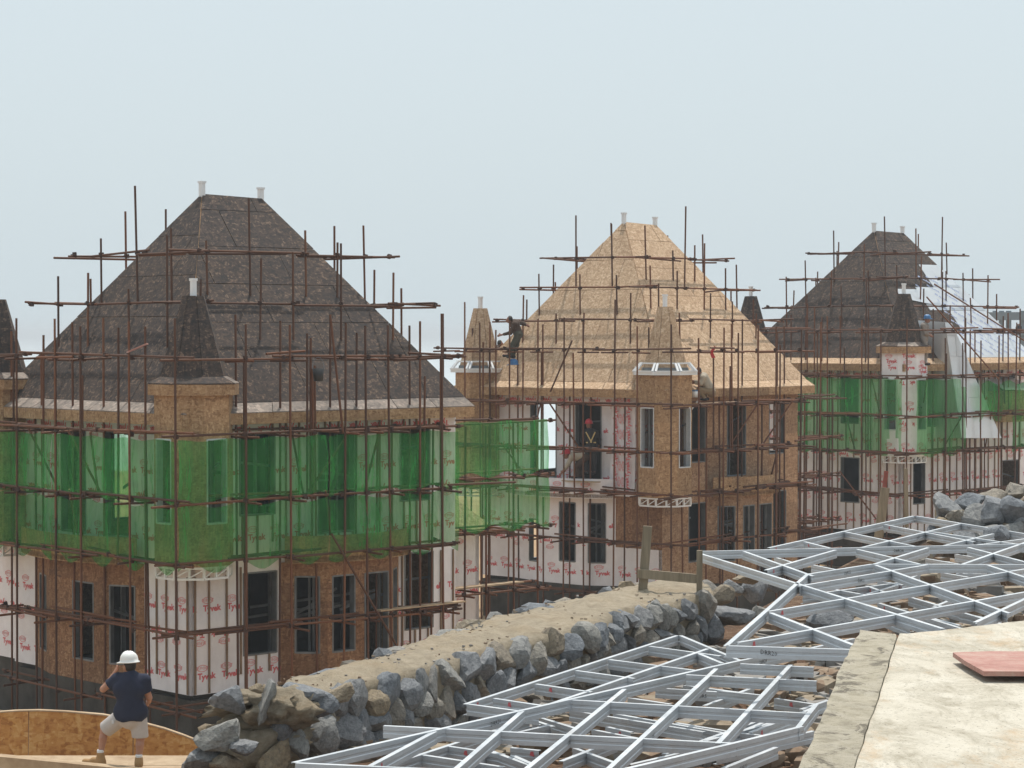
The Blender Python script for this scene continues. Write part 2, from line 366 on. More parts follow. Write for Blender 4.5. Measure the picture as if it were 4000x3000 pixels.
def lettering(root, P, ux, nrm, zones, openings, z_base=.42, ph=0., off=.006, pitch=.69, vertical=False):
    P, ux, nrm = Vector(P), Vector(ux), Vector(nrm); up = Vector((0, 0, 1))
    red, pink = MB(), MB(); cap = .175
    for (a, b, c, d) in zones:
        row = 0; z = z_base
        while z < d:
            flip = row % 2 == 1
            u = a + ph - .3 + (.3 if flip else 0) + .08 * (row % 3)
            while u < b + .3:
                for ch in 'Tyvek':                            # letter by letter, cut off where the sheet ends
                    lu = u + LETX[ch] * cap * 1.1 * (-1 if flip else 1); lz = (-.1 if ch == 'y' else -.07 if ch in 've' else 0) * cap * (-1 if flip else 1)
                    if lu - .05 > a and lu + .05 < b and z - .09 > c and z + .09 < d and not any(e - .06 < lu < f + .06 and g - .09 < z < h + .09 for e, f, g, h in openings):
                        flat_add(red, LET[ch], P + ux * lu + up * (z + lz) + nrm * off, ux, up, cap * 1.16, cap * 1.1, flip)
                uo, zo = (u - .12, z + .19) if not flip else (u + .12, z - .19)
                if uo - .15 > a and uo + .15 < b and zo - .08 > c and zo + .08 < d and not any(e - .15 < uo < f + .15 and g - .09 < zo < h + .09 for e, f, g, h in openings):
                    oval_add(pink, P + ux * uo + up * zo + nrm * off, ux, up, .15, .085, flip)
                u += pitch
            z += (.98 if not flip else .60); row += 1
    if red.v: stuff(red.build('printed_lettering', 'red_print', root))
    if pink.v: stuff(pink.build('printed_emblem', 'pink_print', root))
def battens(root, P, ux, nrm, a, b, c, d, openings, step=.42, mat='batten_wood'):
    P, ux, nrm = Vector(P), Vector(ux), Vector(nrm); up = Vector((0, 0, 1)); u = a + .06
    while u < b:
        segs = [(c, d)]
        for e, f, g, h in openings:
            if e - .03 < u < f + .03: segs = [s_ for x0, x1 in segs for s_ in ((x0, min(x1, g)), (max(x0, h), x1)) if s_[1] - s_[0] > .15]
        for z0, z1 in segs:
            z0 += random.choice((0, 0, 0, .35))
            m = MB(); m.bar(P + ux * u + up * z0 + nrm * .022, P + ux * u + up * z1 + nrm * .022, .045, .03, nrm); m.build('batten', mat, root)
        u += step * random.uniform(.93, 1.07)
def clip(poly, ax, lim, keep_less):
    out = []
    for i in range(len(poly)):
        p, q = poly[i], poly[(i + 1) % len(poly)]
        a = (p[ax] <= lim) == keep_less or p[ax] == lim; b = (q[ax] <= lim) == keep_less or q[ax] == lim
        if a: out.append(p)
        if a != b:
            t_ = (lim - p[ax]) / (q[ax] - p[ax]); out.append(tuple(p[k] + (q[k] - p[k]) * t_ for k in range(2)))
    return out
def sheets(root, A, B, C, D, mat, name, su=2.44, sv=1.22, th=.018, matfn=None):
    """cover the sloping quad A B (eave) C D (ridge) with separate sheets laid in staggered courses"""
    A, B, C, D = map(Vector, (A, B, C, D)); ex = (B - A).normalized(); n = ex.cross(D - A).normalized(); ey = n.cross(ex)
    to2 = lambda p: ((p - A).dot(ex), (p - A).dot(ey)); poly = [to2(p) for p in (A, B, C, D)]
    vmax = max(p[1] for p in poly); umin = min(p[0] for p in poly); umax = max(p[0] for p in poly)
    r = 0; v = 0
    while v < vmax:
        u = umin - (.0 if r % 2 else su * .5)
        while u < umax:
            q = clip(clip(clip(clip(poly, 0, u, False), 0, u + su, True), 1, v, False), 1, v + sv, True)
            if len(q) >= 3:
                g = .009; cx = sum(p[0] for p in q) / len(q); cy = sum(p[1] for p in q) / len(q)
                if max(p[0] for p in q) - min(p[0] for p in q) > .05:
                    mt = matfn(cx, cy) if matfn else mat
                    q = [(x + g * (1 if cx > x else -1), y + g * (1 if cy > y else -1)) for x, y in q]
                    j = random.uniform(0, .006)
                    m = MB(); m.prism([A + ex * x + ey * y + n * (.004 + j) for x, y in q], n * th); m.build(name, mt, root)
            u += su
        v += sv; r += 1
def octo(c, r, z, rot, n=8):
    r = r / math.cos(math.pi / n)
    return [Vector((c[0] + r * math.cos(rot + (k + .5) * 2 * math.pi / n), c[1] + r * math.sin(rot + (k + .5) * 2 * math.pi / n), z)) for k in range(n)]
def turret(root, c, rot, style, front=True):
    body = {1: 'osb', 2: 'osb', 3: 'house_wrap'}[style]; spire = 'osb_pale' if style == 2 else 'felt'
    if style == 2: spire = 'osb_roof'
    tw = empty('turret', (0, 0, 0), 0, root)
    r = .86; z0, z1 = 3.08, 7.05
    for k in range(8):
        a = rot + k * math.pi / 4; nrm = Vector((math.cos(a), math.sin(a), 0)); ux = Vector((-nrm.y, nrm.x, 0))
        half = r * math.tan(math.pi / 8); P = Vector((c[0], c[1], 0)) + nrm * r - ux * half
        op = [(.07, 2 * half - .07, 4.05, 6.0)] if k in (1, 7) and front else []
        wall(tw, P, ux, nrm, [(0, 2 * half, z0, z1, body)], op, .06, 'turret_panel', studs=True, frame='steel')
        if style == 3 and k in (0, 1, 7):
            lettering(tw, P, ux, nrm, [(0, 2 * half, z0, z1)], op, z_base=6.9 - .6 * k % 1, ph=.02, pitch=.69)
            lettering(tw, P, ux, nrm, [(0, 2 * half, z0, z1)], op, z_base=3.3, ph=.02, pitch=.69)
        # steel ring under the turret
        m = MB(); ri = r - .04; hf = ri * math.tan(math.pi / 8); q = Vector((c[0], c[1], 0)) + nrm * ri
        for zz in (2.80, 3.05): m.bar(q - ux * hf + Vector((0, 0, zz)), q + ux * hf + Vector((0, 0, zz)), .05, .05)
        for f_ in (-1, 0): m.bar(q + ux * hf * f_ + Vector((0, 0, 2.82)), q + ux * hf * f_ + Vector((0, 0, 3.03)), .05, .05)
        m.bar(q - ux * hf + Vector((0, 0, 2.83)), q + Vector((0, 0, 3.02)), .025, .025); m.bar(q + ux * hf + Vector((0, 0, 3.02)), q + Vector((0, 0, 2.83)), .025, .025)
        m.build('base_frame', 'white_metal', tw)
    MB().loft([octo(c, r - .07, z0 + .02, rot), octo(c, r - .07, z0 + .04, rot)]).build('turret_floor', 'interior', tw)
    if style == 2:
        MB().loft([octo(c, 1.03, 7.06, rot), octo(c, 1.03, 7.17, rot)]).build('crown_ring', 'white_metal', tw)
        for k in range(8):
            a = rot + k * math.pi / 4; nrm = Vector((math.cos(a), math.sin(a), 0)); ux = Vector((-nrm.y, nrm.x, 0))
            b0 = Vector((c[0], c[1], 7.18)) + nrm * 1.02; b1 = Vector((c[0], c[1], 7.44)) + nrm * .80; h0, h1 = .36, .28
            m = MB()
            for p, q in ((b0 - ux * h0, b0 + ux * h0), (b1 - ux * h1, b1 + ux * h1), (b0 - ux * h0, b1 - ux * h1), (b0 + ux * h0, b1 + ux * h1)): m.bar(p, q, .07, .05)
            m.build('crown_frame', 'white_metal', tw)
        zs = 7.2
        MB().loft([octo(c, .76, 7.18, rot), octo(c, .74, 7.3, rot)]).build('crown_core', 'steel_dull', tw)
    else:
        for k in range(8):                                   # boxed crown of sheathing pieces, then a pale flashed skirt
            A0, A1 = octo(c, 1.0, 7.0, rot)[k], octo(c, 1.0, 7.0, rot)[(k + 1) % 8]; B0, B1 = octo(c, .84, 7.0, rot)[k], octo(c, .84, 7.0, rot)[(k + 1) % 8]
            MB().prism([A0, A1, B1, B0], (0, 0, .24 + random.uniform(0, .012))).build('crown_panel', 'osb', tw)
            S0, S1 = octo(c, .70, 7.42, rot)[k], octo(c, .70, 7.42, rot)[(k + 1) % 8]; U = Vector((0, 0, .257))
            MB().prism([A0 + U, A1 + U, S1, S0], (0, 0, .02)).build('skirt_panel', random.choice(('felt_pale', 'felt_pale', 'felt')), tw)
        zs = 7.42
    lo, hi = octo(c, .72, zs, rot), octo(c, .23, 9.28, rot)
    sp = MB().loft([octo(c, .70, zs, rot), octo(c, .21, 9.27, rot)]).build('spire', spire, tw)
    for k in range(8):
        A0, A1, B1, B0 = lo[k], lo[(k + 1) % 8], hi[(k + 1) % 8], hi[k]; nn = (A1 - A0).cross(B0 - A0).normalized()
        i0 = (A1 - A0) * .012; i1 = (B1 - B0) * .03
        MB().prism([A0 + i0, A1 - i0, B1 - i1, B0 + i1], nn * .012).build('spire_panel', spire, sp)
    MB().box((c[0] - .055, c[1] - .055, 9.2), (c[0] + .055, c[1] + .055, 9.66)).box((c[0] - .07, c[1] - .07, 9.63), (c[0] + .07, c[1] + .07, 9.69)).build('finial_post', 'white_metal', tw)
    return tw

class House:
    def __init__(s, px, py, z0, a, D=None):
        s.a = R(a); s.o = at_z(px, py, z0)
        if D: r = ray(px, py); s.o = Vector((r.x / r.y * D, D, z0))
        s.X = Vector((math.cos(s.a), math.sin(s.a), 0)); s.Y = Vector((-math.sin(s.a), math.cos(s.a), 0))
    def R(s, px, py, off=0):
        d = ray(px, py); o = CAM - s.o; t_ = (-off - o.dot(s.Y)) / d.dot(s.Y); q = o + d * t_; return q.dot(s.X), q.z
    def L(s, px, py, off=0):
        d = ray(px, py); o = CAM - s.o; t_ = (-off - o.dot(s.X)) / d.dot(s.X); q = o + d * t_; return q.dot(s.Y), q.z
    def w(s, x, y, z): return s.o + s.X * x + s.Y * y + Vector((0, 0, z))
    def l(s, p): q = Vector(p) - s.o; return Vector((q.dot(s.X), q.dot(s.Y), q.z))
H1 = House(746, 2719, 0, 43); H2 = House(2586, 2305, 0, 50.5); H3 = House(3518, 2152, .65, 42, 89)

def bay(root, P, ux, nrm, pts, ops, mat, bal_mat, style):
    """three-sided bay on the ground floor with a curved balcony on top"""
    P, ux, nrm = Vector(P), Vector(ux), Vector(nrm); by = empty('bay', (0, 0, 0), 0, root); up = Vector((0, 0, 1))
    q = [P + ux * u + nrm * d for u, d in pts]
    for i in range(3):
        d = q[i + 1] - q[i]; e = d.normalized(); n = Vector((e.y, -e.x, 0))
        if n.dot(nrm) < 0: n = -n
        zn = [(0, d.length, 0, 2.93, mat)]
        wall(by, q[i], e, n, zn, ops[i], .12, 'bay_panel')
        if mat == 'house_wrap': lettering(by, q[i], e, n, [(0, d.length, 0, 2.93)], ops[i], ph=.1 * i)
    u0, u1 = pts[0][0] - .1, pts[3][0] + .15; ring = []
    for k in range(15):
        t_ = k / 14; ring.append(P + ux * (u0 + (u1 - u0) * t_) + nrm * (1.12 * math.sin(math.pi * (.06 + .88 * t_)) ** .6 - .1))
    inner = [p for p in ring]
    bl = MB(); poly = [p + up * 2.95 for p in ring]; bl.prism(poly, up * .12); bl.build('balcony_floor', 'osb', by)
    for k in range(0, 14, 2):
        m = MB()
        for j in (k, k + 1):
            a, b = ring[j], ring[j + 1]; n = (b - a).cross(up).normalized()
            if n.dot(nrm) < 0: n = -n
            m.prism([a + up * 2.93, b + up * 2.93, b + up * 3.58, a + up * 3.58], -n * .07)
        m.build('balcony_panel', bal_mat, by)
    if bal_mat == 'house_wrap':
        m = MB(); m2 = MB()
        for j in (2, 5, 8, 11):
            a, b = ring[j], ring[j + 1]; n = (b - a).cross(up).normalized(); n = n if n.dot(nrm) > 0 else -n; e = (b - a).normalized(); e = e if e.dot(ux) > 0 else -e
            sg = 1 if e.cross(up).dot(n) > 0 else -1
            flat_add(m, WORD, (a + b) / 2 + up * 3.2 + n * .05, e * sg, up, .2, .2)
            oval_add(m2, (a + b) / 2 + up * 3.4 + n * .05, e * sg, up, .15, .085)
        stuff(m.build('printed_lettering', 'red_print', by)); stuff(m2.build('printed_emblem', 'pink_print', by))
    # foundation under the bay
    MB().prism([p - up * 1.4 for p in q], up * 1.395).build('bay_footing', 'foundation', by)

def house(h, style, label, zl, zr):
    root = empty('house', h.o, h.a); tag(root, label, 'house')
    X, Y = Vector((1, 0, 0)), Vector((0, 1, 0)); up = Vector((0, 0, 1)); O = Vector((0, 0, 0))
    gl = [(2.05, 3.0, 1.08, 2.86), (5.2, 6.1, 1.08, 2.86)] if style == 3 else []
    ul = [(2.1, 3.0, 4.2, 6.05), (5.0, 5.9, 4.2, 6.05)] if style == 3 else [(2.5, 3.6, 3.5, 6.05), (4.42, 5.55, 3.5, 6.05)]
    gr = [(1.5, 2.5, .78, 2.75), (6.5, 7.45, .95, 2.9)] if style < 3 else [(.75, 1.5, 1.1, 2.9), (6.5, 7.7, 1.1, 2.6)]
    ur = [(1.4, 2.45, 4.1, 6.05), (3.75, 4.9, 3.55, 6.05), (6.35, 7.35, 4.2, 6.05)]
    bl = (1.9, 6.8) if style == 1 else (1.9, 6.3); br = (2.6, 6.3)
    cutl = [] if style == 3 else [(bl[0] + .12, bl[1] - .12, 0, 2.8)]; cutr = [] if style == 3 else [(br[0] + .12, br[1] - .12, 0, 2.8)]
    # outward normals: left facade -x, right facade -y.  the left facade runs along +y, so its print must run along -y
    wall(root, O, Y, -X, zl, gl + ul + cutl); wall(root, O, X, -Y, zr, gr + ur + cutr)
    PL = Y * D_
    fl = lambda rs: [(D_ - b, D_ - a, c, d) for a, b, c, d in rs]
    lz = [(a, b, c, d) for a, b, c, d, m in zl if m == 'house_wrap']; rz = [(a, b, c, d) for a, b, c, d, m in zr if m == 'house_wrap']
    if lz: lettering(root, PL, -Y, -X, fl(lz), fl(gl + ul + cutl), ph=.12)
    if rz: lettering(root, O, X, -Y, rz, gr + ur + cutr, ph=.05)
    if style == 1:
        battens(root, O, X, -Y, .95, 2.6, .02, 2.9, gr); battens(root, O, X, -Y, 6.35, 8.15, .02, 2.9, gr); battens(root, O, X, -Y, 1.0, 8.15, 3.1, 6.3, ur)
        battens(root, O, X, -Y, .05, .9, .02, 2.75, gr); battens(root, O, Y, -X, .05, 1.85, .02, 2.75, [])
    if style == 3:
        battens(root, O, X, -Y, .1, 8.1, .02, 6.3, gr + ur); battens(root, O, Y, -X, .2, 7.7, .02, 6.3, gl + ul)
    # back walls with a few openings one can look through
    ob = [(2.7, 4.3, .35, 2.5), (2.9, 4.4, 3.5, 6.0)] if style < 3 else []
    ow = [(.5, 1.7, 4.2, 6.0), (1.0, 2.0, .8, 2.6)] if style == 2 else []
    wall(root, Y * D_, X, Y, [(.02, W_ - .02, 0, Z_WALL, 'osb')], ob, name='back_wall_panel', studs=False)
    wall(root, X * W_, Y, X, [(.02, D_ - .02, 0, Z_WALL, 'osb')], ow, name='back_wall_panel', studs=False)
    i = .14
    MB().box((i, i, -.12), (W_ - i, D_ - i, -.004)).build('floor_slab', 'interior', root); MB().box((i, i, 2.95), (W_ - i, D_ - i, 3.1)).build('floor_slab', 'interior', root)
    # partitions inside
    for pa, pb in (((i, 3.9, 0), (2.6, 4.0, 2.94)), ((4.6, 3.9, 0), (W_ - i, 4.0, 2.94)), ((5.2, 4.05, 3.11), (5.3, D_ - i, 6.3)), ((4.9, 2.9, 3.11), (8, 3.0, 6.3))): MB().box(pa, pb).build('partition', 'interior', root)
    MB().box((.06, .06, -1.5), (W_ - .06, D_ - .06, -.13)).build('foundation', 'foundation', root)
    if style < 3:
        wm = 'osb_red' if style == 1 else 'house_wrap'
        if style == 1:
            bay(root, O, Y, -X, [(1.9, 0), (2.9, .5), (5.3, .5), (6.8, 0)], [[(.25, .95, .5, 2.4)], [(.42, 1.35, .5, 2.4)], [(.35, 1.05, .5, 2.4)]], 'osb_red', 'osb', style)
        else:
            q = [(D_ - 6.3, 0), (D_ - 4.6, .5), (D_ - 2.8, .5), (D_ - 1.9, 0)]
            bay(root, PL, -Y, -X, q, [[(.95, 1.5, .65, 2.1)], [(.7, 1.4, .75, 2.75)], [(.1, .7, .75, 2.75)]], 'house_wrap', 'house_wrap', style)
        bay(root, O, X, -Y, [(2.6, 0), (3.4, .8), (5.4, .8), (6.3, 0)], [[(.35, .95, .75, 2.6)], [(.15, .85, .75, 2.6), (1.15, 1.9, .05, 2.6)], [(.25, .9, .05, 2.6)]], 'osb_red' if style == 1 else 'osb_wall', 'osb', style)
    # ---- roof
    ov, ze, zr_ = .30, 6.78, (11.9 if style != 2 else 12.25); x0, x1, y0, y1 = -ov, W_ + .06, -ov, D_ + ov; cx, cy = W_ / 2 - .06, D_ / 2; hr = .92
    A, B, C, D = Vector((x0, y0, ze)), Vector((x1, y0, ze)), Vector((x1, y1, ze)), Vector((x0, y1, ze))
    K0, K1 = Vector((cx - hr, cy, zr_ + .03)), Vector((cx + hr, cy, zr_ - .05))
    rt = empty('roof', (0, 0, 0), 0, root)
    MB().add([A, B, C, D, K0, K1], [(0, 1, 5, 4), (1, 2, 5), (2, 3, 4, 5), (3, 0, 4), (3, 2, 1, 0)]).build('roof_deck', 'osb', rt)
    sm = {1: 'felt', 2: 'osb_roof', 3: 'felt'}[style]; nm = 'roof_sheet'
    fr = None
    if style == 3:
        fr = lambda u, v: 'foil' if (u > 4.6 - .25 * v and v < 4.6) else 'felt'
    sheets(rt, A, B, K1, K0, sm, nm, matfn=fr); sheets(rt, D, A, K0, K0 + Vector((0, .001, 0)), sm, nm)
    sheets(rt, B, C, K1 + Vector((0, .001, 0)), K1, sm, nm)
    # flared eave strip, in short pieces, and fascia boards
    fo, fz = .36, 6.56; fm = {1: 'felt_pale', 2: 'osb_roof', 3: 'osb_roof'}[style]
    E = [Vector((x0 - fo, y0 - fo, fz)), Vector((x1 + fo * .1, y0 - fo, fz)), Vector((x1 + fo * .1, y1 + fo, fz)), Vector((x0 - fo, y1 + fo, fz))]
    RR = [A, B, C, D]
    for k in range(4):
        a, b, c, d = E[k], E[(k + 1) % 4], RR[(k + 1) % 4], RR[k]; n_ = 7
        for j in range(n_):
            f0, f1 = j / n_, (j + 1) / n_ - .002
            MB().prism([a.lerp(b, f0), a.lerp(b, f1), d.lerp(c, f1), d.lerp(c, f0)], (0, 0, .015 + random.uniform(0, .008))).build('eave_strip', fm, rt)
        e = (b - a).normalized(); nn = Vector((e.y, -e.x, 0))
        for j in range(3):
            f0, f1 = j / 3, (j + 1) / 3 - .001
            MB().prism([a.lerp(b, f0) - up * .26, a.lerp(b, f1) - up * .26, a.lerp(b, f1) - up * .003, a.lerp(b, f0) - up * .003], -nn * (.03 + .003 * j)).build('fascia_board', 'osb', rt)
    MB().prism([E[0] - up * .2 + Vector((.05, .05, 0)), E[1] - up * .2 + Vector((-.05, .05, 0)), E[2] - up * .2 + Vector((-.05, -.05, 0)), E[3] - up * .2 + Vector((.05, -.05, 0))], up * .02).build('soffit', 'osb', rt)
    for K in (K0, K1):
        MB().box((K.x - .06, K.y - .06, K.z - .15), (K.x + .06, K.y + .06, K.z + .30)).box((K.x - .08, K.y - .08, K.z + .28), (K.x + .08, K.y + .08, K.z + .33)).build('ridge_post', 'white_metal', rt)
    rot = R(-90) - h.a
    turret(root, (.06, -.06), rot, style); turret(root, (-.35, D_ + .25) if style == 1 else (0, D_), rot, style, front=False)
    # ---- low wing on the far right side
    wg = empty('wing', (0, 0, 0), 0, root)
    wa, wb, wc, wd = W_ + .02, W_ + 3.0, 2.4, 6.6
    od = [(1.1, 1.75, 0, 2.4)] if style < 3 else []
    wall(wg, (wa, wc, 0), X, -Y, [(0, wb - wa, 0, 3.05, 'house_wrap')], od, name='wing_panel'); lettering(wg, (wa, wc, 0), X, -Y, [(0, wb - wa, 0, 3.05)], od, ph=.05)
    wall(wg, (wb, wc, 0), Y, X, [(0, wd - wc, 0, 3.05, 'house_wrap')], [], name='wing_panel')
    wall(wg, (wa, wd, 0), X, Y, [(0, wb - wa, 0, 3.05, 'house_wrap')], [], name='wing_panel')
    MB().box((wa, wc + .05, -1.5), (wb - .05, wd - .05, -.01)).build('foundation', 'foundation', wg)
    q0, q1, q2, q3 = Vector((wa + .02, wc - .3, 3.1)), Vector((wb + .3, wc - .3, 3.1)), Vector((wb + .3, wd + .3, 3.1)), Vector((wa + .02, wd + .3, 3.1))
    p0, p1 = Vector((wa + .02, wc + 1.2, 4.6)), Vector((wb - 1.2, wc + 1.2, 4.6)); p2, p3 = Vector((wb - 1.2, wd - 1.2, 4.6)), Vector((wa + .02, wd - 1.2, 4.6))
    MB().add([q0, q1, q2, q3, p0, p1, p2, p3], [(0, 1, 5, 4), (1, 2, 6, 5), (2, 3, 7, 6), (4, 5, 6, 7), (3, 2, 1, 0)]).build('wing_roof_deck', 'osb', wg)
    sheets(wg, q0, q1, p1, p0, 'osb_roof' if style < 3 else 'foil', 'wing_roof_sheet'); sheets(wg, q1, q2, p2, p1, 'osb_roof', 'wing_roof_sheet')
    if style == 1:     # side wing running out of the picture behind the far turret
        sg_ = empty('side_wing', (0, 0, 0), 0, root)
        wall(sg_, (.25, D_ + 3.2, 0), -Y, -X, [(0, 3.15, 0, 5.9, HW)], [(.9, 1.9, .8, 2.6)], name='wing_panel'); lettering(sg_, (.25, D_ + 3.2, 0), -Y, -X, [(0, 3.15, 0, 5.9)], [(.9, 1.9, .8, 2.6)])
        MB().box((.3, D_ + .05, -1.5), (4, D_ + 3.2, -.02)).build('foundation', 'foundation', sg_); MB().box((.42, D_ + .15, 5.9), (4, D_ + 3.4, 6.0)).build('wing_roof', 'osb', sg_); MB().box((2.2, D_ + .15, 0), (2.3, D_ + 3.2, 5.89)).build('partition', 'interior', sg_)
    if style == 3:     # steep foil-covered gable built out from the right facade, with a rounded dormer beside it
        gp = lambda x, y, o_: (lambda q: Vector((q[0], -o_, q[1])))(H3.R(x, y, o_))
        g0, g1, h1_, h0 = gp(3752, 1712, 1.1), gp(3910, 1712, 1.1), gp(3716, 1262, .74), gp(3688, 1258, .74)
        r1, l1 = Vector((g1.x + .1, .0, g1.z)), Vector((g0.x - .1, 0, g0.z))
        fg = empty('foil_gable', (0, 0, 0), 0, root)
        MB().add([g0, g1, h1_, h0, r1 + Y * .12, l1 + Y * .12, Vector((h0.x + .1, 1.2, 8.3))], [(0, 1, 2, 3), (1, 4, 6, 2), (5, 0, 3, 6), (2, 6, 3)]).build('gable_deck', 'foil', fg)
        sheets(fg, g0, g1, h1_, h0, 'foil', 'foil_sheet', 1.3, .8, .03)
        MB().prism([(5.5, -.75, 4.2), (7.3, -.75, 4.2), (7.3, -.02, 4.2), (5.5, -.02, 4.2)], (0, 0, 1.25)).build('dormer_cheek', 'osb', fg)
        MB().prism([(5.35, -.9, 5.5), (7.45, -.9, 5.5), (7.3, .1, 5.95), (5.5, .1, 5.95)], (0, 0, .03)).build('dormer_roof', 'foil', fg)
        m = MB(); e = (B - A).normalized(); nrm = e.cross(K0 - A).normalized(); v_ = nrm.cross(e)
        tb = text_mesh('BD AL-FOIL', .16, .01, 1)
        for r_ in range(9):
            for c_ in range(6):
                u, v = 4.9 + c_ * .62 - .2 * r_ + random.uniform(-.1, .1), .35 + r_ * .46
                if u < 4.75 - .2 * v or u > 8.5 - v * .62: continue
                o_ = A + e * u + v_ * v + nrm * .034
                flat_add(m, tb, o_, (e * .8 - v_ * .6), (v_ * .8 + e * .6), .8)
        stuff(m.build('printed_lettering', 'blue_print', rt))
        # loose torn corner of foil lying on the felt left of the turret
        pk = lambda u, v: A + e * u + v_ * v + nrm * .05
        MB().prism([pk(1.0, 1.9), pk(1.9, 1.35), pk(2.2, 2.35), pk(1.7, 2.5)], nrm * .01).build('loose_foil', 'foil', rt)
        MB().prism([pk(2.2, 3.05), pk(4.6, 2.6), pk(4.4, 3.5), pk(2.35, 3.5)], nrm * .01).build('loose_foil', 'foil', rt)
    return root
HW = 'house_wrap'
house(H1, 1, 'house with large dark felted roof and white wrapped walls, beside the man in shorts',
      [(0, D_, 0, 2.95, HW), (0, D_, 2.95, Z_WALL, HW)], [(0, W_, 0, 2.95, HW), (0, W_, 2.95, Z_WALL, HW)])
house(H2, 2, 'house with pale bare strand-board roof and walls, between the two dark-roofed houses',
      [(0, 2.02, 0, 1.3, HW), (6.18, D_, 0, 1.3, HW), (0, 2.2, 1.3, 3.0, 'osb_red'), (2.2, D_, 1.3, 3.0, HW), (0, D_, 3.0, Z_WALL, HW)], [(0, W_, 0, 2.44, 'osb_wall'), (0, W_, 2.44, Z_WALL, 'osb_wall')])
house(H3, 3, 'dark-roofed house with silver foil sheets on one roof slope and battened white walls',
      [(0, D_, 0, Z_WALL, HW)], [(0, W_, 0, Z_WALL, HW)])
# ------------------------------------------------------------------ scaffolds
def chain(root, p, q, z, name='ledger', ext=.6, tube=4.2, dz=.05, dup=.3, side=None):
    """line of overlapping tubes from p to q (local xy) at height z, none of them quite level"""
    p, q = Vector((*p, z)), Vector((*q, z)); d = (q - p); L = d.length; d = d / L; n = Vector((-d.y, d.x, 0))
    s_ = -ext * random.uniform(.5, 1.2)
    while s_ < L:
        e = min(s_ + tube * random.uniform(.75, 1.1), L + ext * random.uniform(.5, 1.2))
        if L + ext - e < 1.0: e = L + ext * random.uniform(.6, 1.2)
        o = n * random.uniform(-.05, .05)
        pole(root, p + d * s_ + o + Vector((0, 0, random.uniform(-dz, dz))), p + d * e + o + Vector((0, 0, random.uniform(-dz, dz))), name)
        if random.random() < dup:
            a = random.uniform(s_, max(s_, e - 2)); b = a + random.uniform(1.3, 3.2)
            pole(root, p + d * a + o + n * .06 + Vector((0, 0, random.uniform(-dz, dz) - .06)), p + d * b + o + n * .06 + Vector((0, 0, random.uniform(-dz, dz) - .05)), name)
        coupler(root, p + d * (e - .18) + o)
        if e >= L: break
        s_ = e - random.uniform(.25, .5)
